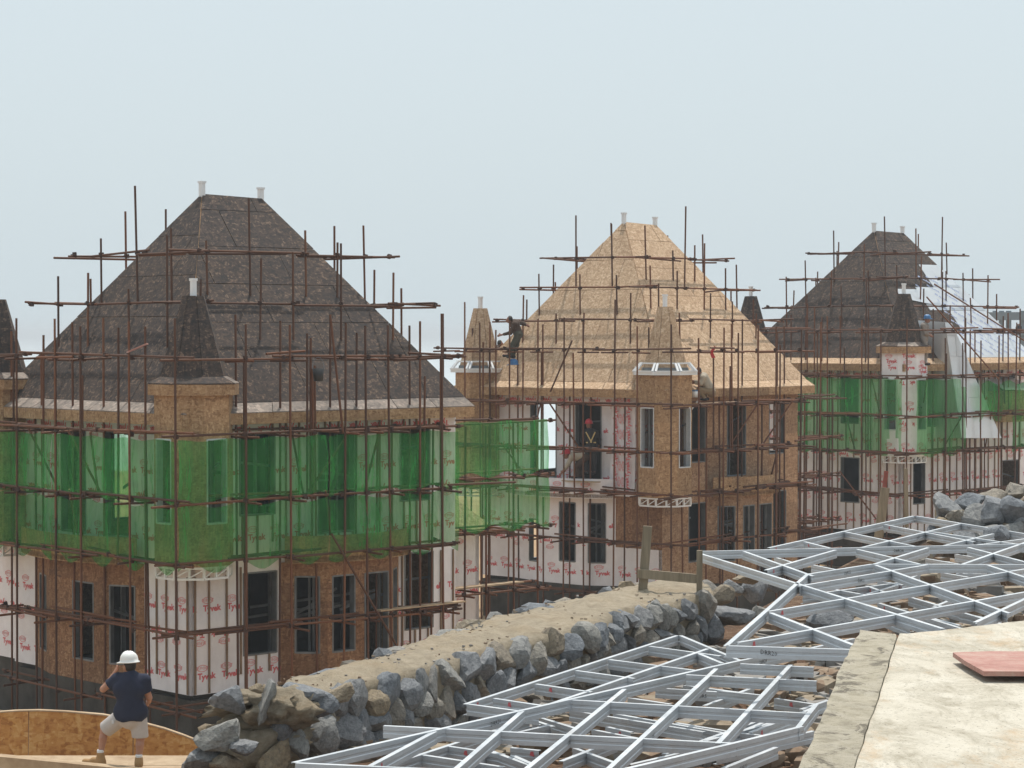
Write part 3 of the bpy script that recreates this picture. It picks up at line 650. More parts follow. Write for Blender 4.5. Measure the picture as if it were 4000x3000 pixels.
def scaffold(h, label, pr, pl, corner_top, levels, rings, braces=(), seed=1, wing=True, tops=(8.4, 8.9)):
    random.seed(seed)
    root = empty('scaffold', h.o, h.a); tag(root, label, 'scaffold', 'rusty tube scaffolds round the houses')
    oo, oi = 1.30, .50
    ur = [(h.R(px, 1700, oo)[0], h.R(px, py, oo)[1]) for px, py in pr]; ul = [(h.L(px, 1700, oo)[0], h.L(px, py, oo)[1]) for px, py in pl]
    lo = -1.35
    def up(x, y, top, bot=lo, name='upright'):
        jx, jy = random.uniform(-.05, .05), random.uniform(-.05, .05)
        if top - bot > 5:                                     # two lengths joined with a sleeve
            zm = random.uniform(3, 5); pole(root, (x, y, bot), (x + jx, y + jy, zm), name); pole(root, (x + jx, y + jy, zm - .02), (x + 1.6 * jx, y + jy * 1.5, top), name)
        else: pole(root, (x, y, bot), (x + jx, y + jy, top), name)
    up(-oo, -oo, corner_top)
    for u, z in ur: up(u, -oo, z)
    for u, z in ul: up(-oo, u, z)
    ri = [u + random.uniform(.1, .45) for u, _ in ur if u < W_ + .4]; li = [u + random.uniform(.1, .45) for u, _ in ul if u < D_ + .4]
    for u in ri: up(u, -oi, random.uniform(*tops) if random.random() < .4 else random.uniform(6.0, 6.25) + .1)
    for u in li: up(-oi, u, random.uniform(*tops) if random.random() < .4 else random.uniform(6.0, 6.25) + .1)
    ru, lu = max(u for u, _ in ur), max(u for u, _ in ul)
    for k, z in enumerate(levels):
        heavy = .75 if k in (1, 2) else .35
        chain(root, (-oo, -oo + .06), (ru, -oo + .06), z, dup=heavy); chain(root, (-oo + .06, -oo), (-oo + .06, lu), z + .06, dup=heavy)
        if z < 6.5:
            chain(root, (-oi, -oi), (ru, -oi), z + .03, dup=.2); chain(root, (-oi, -oi), (-oi, lu), z - .03, dup=.2)
        for u, _ in ur:
            if random.random() < .75: pole(root, (u + .05, -oo - random.uniform(.15, .6), z - .06), (u + .07, -random.uniform(.1, .4) if z < 6.4 else -oi + .1, z - .05 + random.uniform(-.04, .04)), 'transom')
            coupler(root, (u, -oo + .03, z))
        for u, _ in ul:
            if random.random() < .75: pole(root, (-oo - random.uniform(.15, .6), u + .05, z - .06), (-random.uniform(.1, .4) if z < 6.4 else -oi + .1, u + .07, z - .05 + random.uniform(-.04, .04)), 'transom')
            coupler(root, (-oo + .03, u, z))
        coupler(root, (-oo + .03, -oo + .03, z))
    # rings stepping up round the roof
    ze, zr = 6.78, 11.9
    for k, (z, off) in enumerate(rings):
        f = (zr - z) / (zr - ze); x0, x1 = W_ / 2 - .95 - f * (W_ / 2 - .65) - off, W_ / 2 + .95 + f * (W_ / 2 - .65) + off
        y0, y1 = D_ / 2 - f * (D_ / 2 + .3) - off, D_ / 2 + f * (D_ / 2 + .3) + off
        c = [(x0, y0), (x1, y0), (x1, y1), (x0, y1)]
        zb = (rings[k - 1][0] if k else levels[-1]) - .1
        for i in range(4):
            p, q = c[i], c[(i + 1) % 4]
            chain(root, p, q, z, ext=.95, dz=.07, dup=.45)
            L = math.hypot(q[0] - p[0], q[1] - p[1]); n = max(2, round(L / 1.5))
            for j in range(n):
                t_ = (j + random.uniform(.1, .5)) / n
                x, y = p[0] + (q[0] - p[0]) * t_, p[1] + (q[1] - p[1]) * t_
                up(x, y, z + random.choice((.3, .5, .8, 1.1, 1.4)) * random.uniform(.8, 1.2), zb if i in (0, 3) else zb - .4, 'upright'); coupler(root, (x, y, z))
    for (s_, x0, y0, x1, y1) in braces:
        f = h.R if s_ == 'R' else h.L; a, b = f(x0, y0, oo + .08), f(x1, y1, oo + .08)
        P = (lambda q: (q[0], -oo - .08, q[1])) if s_ == 'R' else (lambda q: (-oo - .08, q[0], q[1]))
        pole(root, P(a), P(b), 'brace')
    for k in range(26):                                       # stray tubes laid across the decks
        z = random.choice(levels[1:]) + random.uniform(.03, .12); u = random.uniform(-.6, 7); l_ = random.uniform(1.2, 3.2); o_ = random.uniform(.55, 1.45)
        if random.random() < .5: pole(root, (u, -o_, z), (u + l_, -o_ + random.uniform(-.2, .2), z + random.uniform(-.08, .08)), 'loose_tube')
        else: pole(root, (-o_, u, z), (-o_ + random.uniform(-.2, .2), u + l_, z + random.uniform(-.08, .08)), 'loose_tube')
    for k in range(7):                                        # extra standards of every length
        up(random.uniform(0, 8), -random.uniform(.55, 1.2), random.uniform(7.2, 9.0), random.choice((lo, 3.1, 4.5))); up(-random.uniform(.55, 1.2), random.uniform(0, 7.5), random.uniform(7.2, 9.0), random.choice((lo, 3.1, 4.5)))
    # diagonal ties behind the nets
    for k in range(4):
        u = random.uniform(.5, 6.5); z = random.choice((3.2, 4.6)); pole(root, (u, -oi - .1, z), (u + random.uniform(-1, 1), -oo + .1, z + 1.5), 'brace')
        pole(root, (-oi - .1, u, z), (-oo + .1, u + random.uniform(-1, 1), z + 1.5), 'brace')
    if wing:                                                  # scaffold round the low wing
        y = 1.0
        for x in (9.4, 10.2, 11.2, 12.1): up(x, y, random.uniform(5.9, 6.3)); 
        for x in (9.6, 11.0): up(x, y + .8, 5.9)
        for z in (.4, 1.55, 3.2, 4.6, 6.05):
            if z < 2 or True: chain(root, (W_ + .6, y), (12.2, y), z, dup=.5); chain(root, (W_ + .6, y + .8), (12.2, y + .8), z + .04, dup=.2)
        for x in (9.4, 10.2, 11.2, 12.1):
            for z in (1.55, 3.2, 4.6): pole(root, (x, y - .4, z - .05), (x + .05, y + 1.2, z - .04), 'transom'); coupler(root, (x, y, z))
    return root
LV = [-.15, 1.58, 3.2, 4.58, 6.1, 7.85]
S1 = scaffold(H1, 'rusty scaffold round the large dark-roofed house, hung with green nets',
         [(962, 1267), (1140, 1270), (1339, 1260), (1440, 1272), (1532, 1271), (1640, 1255), (1735, 1225)], [(508, 1256), (315, 1275), (217, 1245), (62, 1243), (-60, 1250)], 8.75,
         LV, [(9.15, .75), (10.4, .9)], [('R', 1295, 2085, 1557, 2535), ('R', 1340, 1690, 1290, 1230)], seed=11)
S2 = scaffold(H2, 'rusty scaffold round the pale strand-board house, without any nets',
         [(2734, 1320), (2822, 1280), (2880, 1300), (2960, 1270), (3032, 1275), (3125, 1290)], [(2490, 1275), (2395, 1170), (2280, 1255), (2200, 1240), (2100, 1245), (1985, 1250), (1880, 1260), (1815, 1180), (1735, 1225)], 8.7,
         LV, [(8.85, .6), (9.95, .75), (11.0, .85)], [('L', 2235, 1330, 2150, 1530)], seed=23)
S3 = scaffold(H3, 'rusty scaffold round the foil-patched house, hung with green nets',
         [(3690, 1380), (3765, 1340), (3830, 1330), (3900, 1310), (3960, 1260), (4030, 1260)], [(3440, 1290), (3365, 1250), (3235, 1235), (3190, 1300), (3120, 1290), (3060, 1320), (2990, 1320)], 8.3,
         LV, [(8.85, .6), (9.95, .75), (11.0, .85)], [('R', 4000, 1330, 3650, 1110), ('R', 3620, 1160, 3900, 1480), ('L', 3280, 1840, 3440, 2050)], seed=31, wing=False)
a_ = H2.l(at_y(2674, 1122, H2.w(2.3, .6, 0).y)); b_ = H2.l(at_y(2679, 806, H2.w(2.3, .6, 0).y)); pole(S2, a_, b_, 'upright')
random.seed(99)
# ------------------------------------------------------------------ debris nets
def net(h, plane, off, u0, u1, z0, z1, label, group='green debris nets on the scaffolds', sag=.10, seed=0, cut=None, tilt=0):
    nu, nv = max(8, int((u1 - u0) / .14)), 14; m = MB()
    for j in range(nv + 1):
        for i in range(nu + 1):
            u = u0 + (u1 - u0) * i / nu; t_ = j / nv
            s_ = .5 - .5 * math.cos(2 * math.pi * ((u * .75 + seed * .37) % 1))
            z = z0 + (z1 - z0) * t_ + sag * (s_ - .6) * (1 - t_) ** 2 * 1.6 - sag * .55 * (1 - s_) * t_ ** 4 + tilt * (u - u0)
            o = off + .06 * noise.noise(Vector((u * 1.3, z * .4, seed))) + .035 * noise.noise(Vector((u * 6, z * .6, seed + 5))) + .05 * math.sin(math.pi * t_)
            p = (u, -o, z) if plane == 'R' else (-o, u, z); m.v.append(p)
    for j in range(nv):
        for i in range(nu):
            if cut and cut(i / nu, j / nv): continue
            a = j * (nu + 1) + i; m.f.append((a, a + 1, a + nu + 2, a + nu + 1))
    o = m.build('debris_net', 'net_green', None, True); o.location = h.o; o.rotation_euler = (0, 0, h.a)
    return tag(o, label, 'net', group)
un = H1.R(1788, 1700, 1.2)[0]
net(H1, 'R', 1.2, -1.2, 3.1, 4.62, 6.02, 'upper green net right of the near turret on the dark-roofed house', seed=1)
net(H1, 'R', 1.21, 3.12, un, 4.62, 6.02, 'upper green net at the far right end of the near house front', seed=2)
net(H1, 'R', 1.2, -1.2, 3.1, 3.12, 4.54, 'lower green net right of the near turret on the dark-roofed house', seed=3, sag=.16)
net(H1, 'R', 1.21, 3.12, un, 3.12, 4.54, 'lower green net over the strand-board bay of the near house front', seed=4, sag=.16)
net(H1, 'L', 1.2, -1.2, 4.0, 4.62, 6.02, 'upper green net left of the near turret on the dark-roofed house', seed=5)
net(H1, 'L', 1.21, 4.02, 9.0, 4.62, 6.02, 'upper green net beside the cut-off turret of the near house', seed=6)
net(H1, 'L', 1.2, -1.2, 4.0, 3.12, 4.54, 'lower green net left of the near turret on the dark-roofed house', seed=7, sag=.18)
net(H1, 'L', 1.21, 4.02, 9.0, 3.12, 4.54, 'lower green net beside the cut-off turret of the near house', seed=8, sag=.18)
wy = -1.0 + .06
net(H1, 'R', wy, H1.R(1755, 1700, wy)[0], H1.R(2140, 1700, wy)[0], 4.68, 6.1, 'bright upper net on the wing scaffold, next to the strand-board house', seed=9)
net(H1, 'R', wy + .01, H1.R(1755, 1700, wy)[0], H1.R(2145, 1700, wy)[0], 3.25, 4.58, 'bright lower net on the wing scaffold, next to the strand-board house', seed=10, sag=.14)
net(H3, 'L', 1.2, -1.0, 5.0, 3.15, 4.55, 'lower green net on the battened wall left of the foil-roofed house turret', seed=11, cut=lambda a, b: abs(a - .06) < .055 * (1 - b * .9))
net(H3, 'L', 1.2, -1.0, 5.0, 4.62, 6.05, 'upper green net on the battened wall left of the foil-roofed house turret', seed=12)
net(H3, 'R', 1.2, -.6, H3.R(3770, 1500, 1.2)[0], 3.1, 4.55, 'lower dark green net between turret and foil gable', seed=13)
net(H3, 'R', 1.2, -.6, H3.R(3770, 1500, 1.2)[0], 4.6, 6.0, 'upper dark green net between turret and foil gable', seed=14, cut=lambda a, b: b > .75 and a > .9)
net(H3, 'R', 1.2, H3.R(3825, 1500, 1.2)[0], H3.R(4020, 1500, 1.2)[0], 4.55, 5.9, 'upper green net right of the foil gable, torn open along its top', seed=15, sag=.3)
net(H3, 'R', 1.2, H3.R(3955, 1500, 1.2)[0], H3.R(4030, 1500, 1.2)[0], 3.1, 4.5, 'narrow lower green net right of the foil gable', seed=16)
net(H1, 'R', -(D_ + 1.2), .5, 7.8, 3.1, 6.05, 'added green net behind the near house, tinting the sky seen through its windows', seed=21)  # added second net layer, dims and greens the bright sky behind the windows
# ------------------------------------------------------------------ upper terrace, stone walls, rubble
Z_TOP = 4.93                                                  # top of the stone wall
fe = [(800, 2790), (960, 2765), (1171, 2728), (1377, 2682), (1600, 2628), (1779, 2590), (1963, 2522), (2082, 2498), (2201, 2474), (2299, 2453), (2418, 2400), (2603, 2356), (2722, 2338), (2790, 2322)]
be = [(868, 2688), (1000, 2660), (1120, 2642), (1250, 2632), (1400, 2590), (1500, 2548), (1700, 2478), (1830, 2438), (1960, 2400), (2060, 2372), (2190, 2340), (2330, 2308), (2480, 2280), (2640, 2262), (2720, 2250)]
FE = [at_z(x, y, Z_TOP) for x, y in fe]; BE = [at_z(x, y, Z_TOP) for x, y in be]
def resample(pts, n):
    L = [0]
    for a, b in zip(pts, pts[1:]): L.append(L[-1] + (b - a).length)
    out = []; k = 0
    for i in range(n):
        s_ = L[-1] * i / (n - 1)
        while k < len(L) - 2 and L[k + 1] < s_: k += 1
        out.append(pts[k].lerp(pts[k + 1], (s_ - L[k]) / (L[k + 1] - L[k])))
    return out
NS = 150
FR, BR = resample(FE, NS), resample(BE, NS)
terr_edge = [p.lerp(q, .5) for p, q in zip(FR, BR)]
def terr_z(x, y): return Z_TER + .10 * noise.noise(Vector((x * .5, y * .5, 3))) + .05 * noise.noise(Vector((x * 2, y * 2, 1)))
# terrace sheet: strips between the wall line and a line far to the right
m = MB(); line = terr_edge[::3] + [at_z(3640, 2120, Z_TER) + Vector((0, 3, 0)), Vector((9.5, 47, 0)), Vector((14, 50, 0))]
line = [Vector((line[0].x - 1.2, 12, 0)), Vector((line[0].x - .6, line[0].y - 2, 0))] + line
nx = 60
for p in line:
    m.v.append((p.x - .25, p.y, Z_LOW - .2))
    for i in range(nx + 1):
        f = i / nx; x = p.x + (16 - p.x) * f; y = p.y - (p.y - 14) * 0 ; m.v.append((x, y, terr_z(x, y)))
for j in range(len(line) - 1):
    for i in range(nx + 1):
        a = j * (nx + 2) + i; m.f.append((a, a + 1, a + nx + 3, a + nx + 2))
struct(m.build('upper_terrace', 'dirt', None, True))
def rock_mesh(seed, cuts=10, sub=3, rough=.05, flat=0):
    """angular broken stone: sphere directions cut by random planes"""
    rn = random.Random(seed)
    pl = []
    for k in range(cuts):
        v = Vector((rn.gauss(0, 1), rn.gauss(0, 1), rn.gauss(0, 1))).normalized(); pl.append((v, rn.uniform(.45, .85)))
    import bmesh
    bm = bmesh.new(); bmesh.ops.create_icosphere(bm, subdivisions=sub, radius=1)
    o = Vector((seed * 3.1, 0, 0))
    for v in bm.verts:
        d = v.co.normalized(); r = 1.05
        for n_, h_ in pl:
            c = d.dot(n_)
            if c > .05: r = min(r, h_ / c)
        r *= 1 + rough * noise.fractal(d * (2.2 if rough < .2 else 4) + o, 1, 2, 4)
        v.co = d * r
    me = bpy.data.meshes.new('rock'); bm.to_mesh(me); bm.free()
    me.polygons.foreach_set('use_smooth', [False] * len(me.polygons)); me.materials.append(MATS['stone'])
    return me
ROCKS = [rock_mesh(k, sub=3) for k in range(14)]; ROCKS_L = [rock_mesh(40 + k, sub=2, rough=.03) for k in range(8)]
def rock(name, loc, sx, sy, sz, parent=None, rz=None, tilt=.25, pool=ROCKS):
    return obj(name, random.choice(pool), None, parent, loc, (random.uniform(-tilt, tilt), random.uniform(-tilt, tilt), random.uniform(0, 6.28) if rz is None else rz), (sx, sy, sz))
random.seed(5)
sw = empty('stone_wall', FE[0]); tag(sw, 'long rubble-stone retaining wall with sandy mortar top and drain pipes', 'wall')
sw_i = Matrix.Translation(-FE[0])
def swl(p): return Vector(p) - FE[0]
# mortar core: cross-section swept along the wall
m = MB(); NP = 15
for i in range(NS):
    a, b = FR[i], BR[i]; bot = Z_TER - .25
    if i < 6: pass
    drop = max(0, 1 - i / 13) ** 1.3 * 1.3                   # ragged stepped end
    nf = Vector((a.x - b.x, a.y - b.y, 0)).normalized()
    prof = []
    for t_ in (0, .35, .7, 1): prof.append(a + nf * (-.05 + .0 * t_) + Vector((0, 0, bot - a.z + (Z_TOP - .10 - bot) * t_)))
    for k in range(NP - 6):
        t_ = k / (NP - 7); prof.append(a.lerp(b, .04 + .92 * t_) + Vector((0, 0, .05 * math.sin(math.pi * t_))))
    prof.append(b + Vector((0, 0, -.15))); prof.append(b - nf * .1 + Vector((0, 0, Z_LOW - Z_TOP)))
    for k, p in enumerate(prof):
        n_ = noise.fractal(Vector((p.x * 2.1, p.y * 2.1, p.z * 2.1)), 1, 2, 4)
        p = p + Vector((0, 0, .055 * n_)) + nf * .05 * noise.noise(Vector((p.x * 3, p.y * 3, p.z * 3)))
        if k < NP - 1: p.z -= drop * (1 - .3 * math.sin(k))
        m.v.append(swl(p))
n = NP
for i in range(NS - 1):
    for k in range(n - 1): m.f.append((i * n + k, i * n + k + 1, (i + 1) * n + k + 1, (i + 1) * n + k))
m.f.append(tuple(range(n))); m.f.append(tuple(range((NS - 1) * n, NS * n))[::-1])
m.build('mortar_core', 'mortar', sw, True)
Lw = sum((b - a).length for a, b in zip(FR, FR[1:]))
def wall_pt(s_):
    f = min(max(s_ / Lw, 0), .9999) * (NS - 1); i = int(f); a = FR[i].lerp(FR[i + 1], f - i); b = BR[i].lerp(BR[i + 1], f - i)
    return a, b, Vector((a.x - b.x, a.y - b.y, 0)).normalized(), (FR[i + 1] - FR[i]).normalized()
ns = 0
for row in range(4):
    s_ = .55 + random.uniform(0, .25); zc = Z_TOP - .15 - row * .235
    while s_ < Lw - .1:
        far = s_ / Lw; w = random.choice((.2, .26, .32, .38, .46)) * random.uniform(.85, 1.15); hgt = random.uniform(.22, .34)
        a, b, nf, tg = wall_pt(s_ + w / 2)
        z = zc + random.uniform(-.07, .05) - max(0, 1 - s_ / 1.6) * .35
        if row >= 2 and random.random() < .12: s_ += w; continue
        p = Vector((a.x, a.y, z)) + nf * random.uniform(-.10, -.05)
        rock('stone', swl(p), w * .70, random.uniform(.17, .21), hgt * .74, sw, math.atan2(tg.y, tg.x) + random.uniform(-.2, .2), .3, ROCKS if far < .75 else ROCKS_L)
        ns += 1; s_ += w * random.uniform(.95, 1.1)
# stones set in the two rims of the mortar top
s_ = 1.0
while s_ < Lw:
    a, b, nf, tg = wall_pt(s_); r_ = random.random(); w = random.uniform(.16, .36)
    if r_ < .55:
        p = Vector((b.x, b.y, Z_TOP - .07)) + nf * random.uniform(.02, .1); rock('stone', swl(p), w, w * .7, random.uniform(.10, .17), sw, None, .25, ROCKS_L)
    s_ += random.uniform(.25, .7)
for px, py, wx, hx, dep, up_ in [(905, 2735, 75, 62, .40, 0), (1040, 2752, 40, 105, .30, 0), (865, 2865, 92, 66, .45, .0), (1110, 2830, 52, 62, .3, 0), (1235, 2765, 78, 58, .32, 0), (1190, 2705, 82, 40, .3, 0), (1075, 2960, 75, 85, .4, 0),
                            (785, 2970, 75, 56, .4, 0), (1165, 2905, 45, 75, .3, 0), (1330, 2705, 70, 38, .3, 0), (960, 2920, 55, 45, .3, 0), (880, 2990, 60, 45, .35, 0), (1000, 2690, 28, 20, .15, 0)]:
    zz = Z_TOP - .05 - max(0, (py - 2745)) / 430.; q = at_z(px, py, zz); d_ = q.y; s1 = d_ / F
    if px < 1000: q = at_y(px, py, FE[0].y + (.35 if py < 2800 else -.15)); 
    else:
        a, b, nf, tg = wall_pt(max(.1, (px - 800) / 480.)); q = at_y(px, py, a.y - .02)
    s1 = q.y / F
    o = rock('stone', swl(q), wx * s1 * 1.12, dep * .7, hx * s1 * 1.12, sw, random.uniform(-.4, .4), .25)
for px, py, wx, hx in ((985, 2835, 95, 120), (890, 2970, 105, 90), (1010, 2940, 150, 150), (1090, 2790, 140, 105), (985, 2745, 80, 65)):
    q = at_y(px, py, FE[0].y + .62); s1 = q.y / F
    o = obj('mortar_lump', rock_mesh(300 + px, 16, 4, .3), None, sw, swl(q), (0, 0, random.uniform(0, 6)), (wx * s1 * 1.1, .55, hx * s1 * 1.1)); o.data.materials[0] = MATS['mortar']; o.data.polygons.foreach_set('use_smooth', [True] * len(o.data.polygons))
for px, py in ((1318, 2752), (1988, 2585)):                  # drain pipes through the wall
    a, b, nf, tg = wall_pt((px - 800) / 1500. * Lw * .62); q = at_y(px, py, a.y + .05 if px < 1500 else at_z(px, py, Z_TOP - .25).y)
    m = MB(); dr = (nf + Vector((.35, -.2, -.1))).normalized(); sx = dr.cross(Vector((0, 0, 1))).normalized(); sz = sx.cross(dr)
    ring = lambda c, r_: [c + sx * r_ * math.cos(k * math.pi / 8) + sz * r_ * math.sin(k * math.pi / 8) for k in range(16)]
    c0, c1 = swl(q) - dr * .5, swl(q) + dr * .12
    m.loft([ring(c0, .055), ring(c1, .055), ring(c1, .045), ring(c0 + dr * .2, .045)], cap=True); m.build('drain_pipe', 'pipe_plastic', sw)
# second, rougher wall to the right behind the steel
random.seed(17)
rw = empty('boulder_wall', at_y(3800, 2050, 42)); tag(rw, 'rough wall of big grey boulders behind the steel trusses', 'wall')
o0 = rw.location.copy()
for px, py, wx, hx, d_ in [(3690, 1985, 62, 55, 42), (3790, 1960, 70, 38, 42.4), (3880, 1945, 60, 34, 42.6), (3965, 1925, 55, 34, 42.8), (3800, 2020, 58, 55, 41.6), (3880, 2010, 66, 62, 41.4), (3975, 2000, 60, 60, 41.2), (3700, 2060, 45, 40, 41.8),
                           (3745, 2035, 44, 40, 41.7), (3950, 2080, 75, 50, 41), (3850, 2085, 66, 46, 41.2), (3770, 2100, 60, 46, 41.2), (4040, 1960, 70, 60, 42), (4040, 2060, 70, 70, 41.2), (3690, 2110, 60, 40, 41.4), (3655, 2050, 30, 40, 42), (4120, 2000, 70, 70, 42), (4130, 2090, 70, 60, 41.4), (4200, 2060, 60, 60, 42), (3990, 1950, 60, 40, 42.9), (4100, 1935, 60, 34, 42.6)]:
    q = at_y(px, py, d_); s1 = d_ / F; rock('boulder', q - o0, wx * s1 * 1.2, .4, hx * s1 * 1.2, rw, random.uniform(-.4, .4), .25)
MB().box((-.55, .3, -1.2), (1.9, .8, .22)).build('mortar_core', 'mortar', rw)
# loose boulders on the terrace
random.seed(3)
for px, py, wx, hx, z, lab in [(2380, 2520, 150, 62, Z_TER + .2, 'large flat boulder against the foot of the stone wall'), (2690, 2450, 75, 68, Z_TER + .28, 'rounded boulder beside the slim timber stake'),
                         (2800, 2335, 75, 48, Z_TER + .55, 'angular boulder resting on the end of the stone wall'), (2850, 2405, 105, 52, Z_TER + .35, 'long boulder lying below the angular one at the wall end'),
                         (2955, 2318, 60, 56, Z_TER + .35, 'pointed boulder on the dirt past the end of the stone wall'), (2920, 2262, 62, 24, Z_TER + .6, 'flat boulder at the far edge of the terrace'), (2860, 2300, 50, 34, Z_TER + .42, 'boulder behind the angular one at the wall end'), (2965, 2395, 48, 26, Z_TER + .1, 'small boulder on the red dirt by the far truss'), (3020, 2290, 40, 28, Z_TER + .3, 'boulder under the tip of the far truss'), (2770, 2300, 60, 30, Z_TER + .62, 'boulder capping the end of the wall'),
                         (3895, 2085, 72, 52, Z_TER + 1.05, 'boulder lying on top of the steel trusses'), (2420, 2625, 65, 40, Z_TER + .12, 'boulder showing under the near truss, by the wall'),
                         (2280, 2660, 55, 32, Z_TER + .1, 'boulder half hidden under the near truss chord'), (2080, 2730, 75, 30, Z_TER + .1, 'flat boulder lying under the left end of the near truss'),
                         (3110, 2690, 95, 30, Z_TER + .1, 'boulder under the near truss, beside the slab'), (3250, 2450, 110, 60, Z_TER + .3, 'big boulder under the far truss, by the slab corner'),
                         (3350, 2240, 70, 30, Z_TER + .4, 'boulder seen through the middle of the far truss'), (3560, 2200, 80, 36, Z_TER + .4, 'boulder seen through the far truss, by the boulder wall')]:
    q = at_z(px, py, z); s1 = q.y / F
    tag(rock('boulder', q, wx * s1 * 1.08, wx * s1 * .8, hx * s1 * 1.1, None, random.uniform(-.4, .4), .2), lab, 'boulder', 'loose boulders on the terrace')
# small rubble: uncountable
random.seed(8); m = MB()
def chip(m, c, s_):
    a = random.uniform(0, 6.28); vs = []
    for k in range(8):
        x, y, z = [(1 if k >> b & 1 else -1) * random.uniform(.45, 1) for b in range(3)]
        vs.append(c + Vector((x * math.cos(a) - y * math.sin(a), x * math.sin(a) + y * math.cos(a), z * .7)) * s_)
    m.add(vs, [(0, 2, 3, 1), (4, 5, 7, 6), (0, 1, 5, 4), (2, 6, 7, 3), (0, 4, 6, 2), (1, 3, 7, 5)])
for k in range(8000):
    px, py = random.uniform(1100, 4700), random.uniform(2120, 2990)
    q = at_z(px, py, Z_TER)
    # only to the right of the wall
    j = min(range(0, NS, 6), key=lambda i: (FR[i] - q).length_squared)
    if q.y < FR[-1].y - .3 and (q - FR[j]).dot(FR[j] - BR[j]) < 0: continue
    if q.y >= FR[-1].y - .3 and (q.y > 44 or q.x < FR[-1].x + .3 + (q.y - FR[-1].y) * .42): continue
    s_ = random.choice((.012, .016, .02, .03, .03, .045, .08)) * random.uniform(.7, 1.3) * (q.y / 21) ** 1.6
    q.z = terr_z(q.x, q.y) + s_ * .3; chip(m, q, s_)
for k in range(1200):
    px, py = random.uniform(1300, 4700), random.uniform(2100, 2990); q = at_z(px, py, Z_TER)
    j = min(range(0, NS, 6), key=lambda i: (FR[i] - q).length_squared)
    if q.y < FR[-1].y - .3 and (q - FR[j]).dot(FR[j] - BR[j]) < 0: continue
    if q.y >= FR[-1].y - .3 and (q.y > 44 or q.x < FR[-1].x + .3 + (q.y - FR[-1].y) * .42): continue
    s_ = random.uniform(.08, .2); q.z = terr_z(q.x, q.y) + s_ * .2; chip(m, q, s_)
for k in range(420):                                          # grit on the wall top
    a, b, nf, tg = wall_pt(random.uniform(.8, Lw)); q = a.lerp(b, random.uniform(.05, .95)); q.z = Z_TOP + random.uniform(-.01, .05); chip(m, q, random.uniform(.006, .022))
stuff(tag(m.build('rubble', 'rubble'), 'small broken stone chips strewn over the reddish terrace', 'rubble'))
# ------------------------------------------------------------------ light-gauge steel trusses stacked on the terrace
random.seed(21)
z7 = lambda x, y: (1800 + .5425 * x, 2100 + .5425 * y)
z8 = lambda x, y: (2800 + .6027 * x, 2000 + .6027 * y)
MARKS = [text_mesh(s_, 1, -.004, 1) for s_ in ('D#R20', '2#R23', '2#R5', 'D#R22', '2#R28', 'DRR20')]
def member(root, o, p, q, z, hgt=.112, fl=.048, name='web', mark=None, red=False, dz=(0, 0)):
    p = p - o; q = q - o; p.z = z - o.z + dz[0]; q.z = z - o.z + dz[1]
    d = (q - p); L = d.length; d = d / L; s_ = d.cross(Vector((0, 0, 1))).normalized()
    if s_.y < 0: s_ = -s_                                     # open side away from the viewer's terrace edge
    u = Vector((0, 0, 1)); t_ = .005; m = MB()
    prof = [(0, 0), (fl, 0), (fl, -.012), (fl - t_, -.012), (fl - t_, -t_), (t_, -t_), (t_, -hgt * .36), (t_ + .006, -hgt * .42), (t_ + .006, -hgt * .58), (t_, -hgt * .64), (t_, -hgt + t_), (fl - t_, -hgt + t_), (fl, -hgt), (0, -hgt), (0, -hgt * .64), (.006, -hgt * .58), (.006, -hgt * .42), (0, -hgt * .36)]
    rings = [[c + s_ * a + u * b for a, b in prof] for c in (p, q)]
    m.loft(rings); ob = m.build(name, 'steel', root)
    if mark is not None and L > .9:
        mm = MB(); k = random.uniform(.3, .6); e = d if d.x > 0 else -d
        c = p + (q - p) * k - s_ * .004 - u * hgt * .5
        flat_add(mm, MARKS[mark % len(MARKS)], c, (e + u * random.uniform(-.15, .15)).normalized(), u, .055, .06); mm.build('handwritten_mark', 'black_print', ob)
    if red:
        mm = MB(); e = d if d.x > 0 else -d; c = (p if d.x > 0 else q) + e * .22 - s_ * .003
        mm.add([c - u * .015, c + e * .03 - u * .012, c + e * .04 - u * (hgt - .05), c - e * .01 - u * (hgt - .06)], [(0, 1, 2, 3)]); mm.build('paint_mark', 'red_print', ob)
    return ob
def truss(label, z, chords, webs, marks=.35, under=None):
    allp = [at_z(*p, z) for c in chords + webs for p in (c[0], c[-1])]
    o = sum(allp, Vector()) / len(allp); o.z = Z_TER
    root = empty('roof_truss', o); tag(root, label, 'truss', 'steel roof trusses lying in stacks')
    for kind, lst in (('chord', chords), ('web', webs)):
        for pl in lst:
            a, b = at_z(*pl[0], z), at_z(*pl[1], z)
            e = 0 if kind == 'chord' else .004 + random.uniform(0, .004)
            member(root, o, a, b, z - e, name=kind, mark=random.randrange(6) if random.random() < marks else None, red=random.random() < .22)
    return root
def segs(f, *ls): return [(f(*a), f(*b)) for a, b in ls]
P0 = (1155, 2979)
A_ch = [(P0, z7(2010, 888))] + segs(z7, ((-1190, 1625), (240, 1690)), ((1100, 1690), (1990, 1478)), ((1990, 1478), (2212 + 260, 1360))) + [(z7(2010, 888), z7(2480, 800))]
A_wb = segs(z7, ((-560, 1350), (1990, 1478)), ((800, 1165), (2520, 1262)), ((1620, 985), (2560, 1030)), ((2010, 905), (2540, 930)),
            ((-60, 1700), (460, 1245)), ((440, 1700), (1195, 1085)), ((1040, 1700), (1855, 940)), ((1870, 1475), (2390, 910)), ((-640, 1640), (-170, 1390)), ((2440, 1370), (2580, 1190)))
truss('near steel truss on top of its stack, chord pointing at the man in shorts', 4.86, A_ch, A_wb, .5)
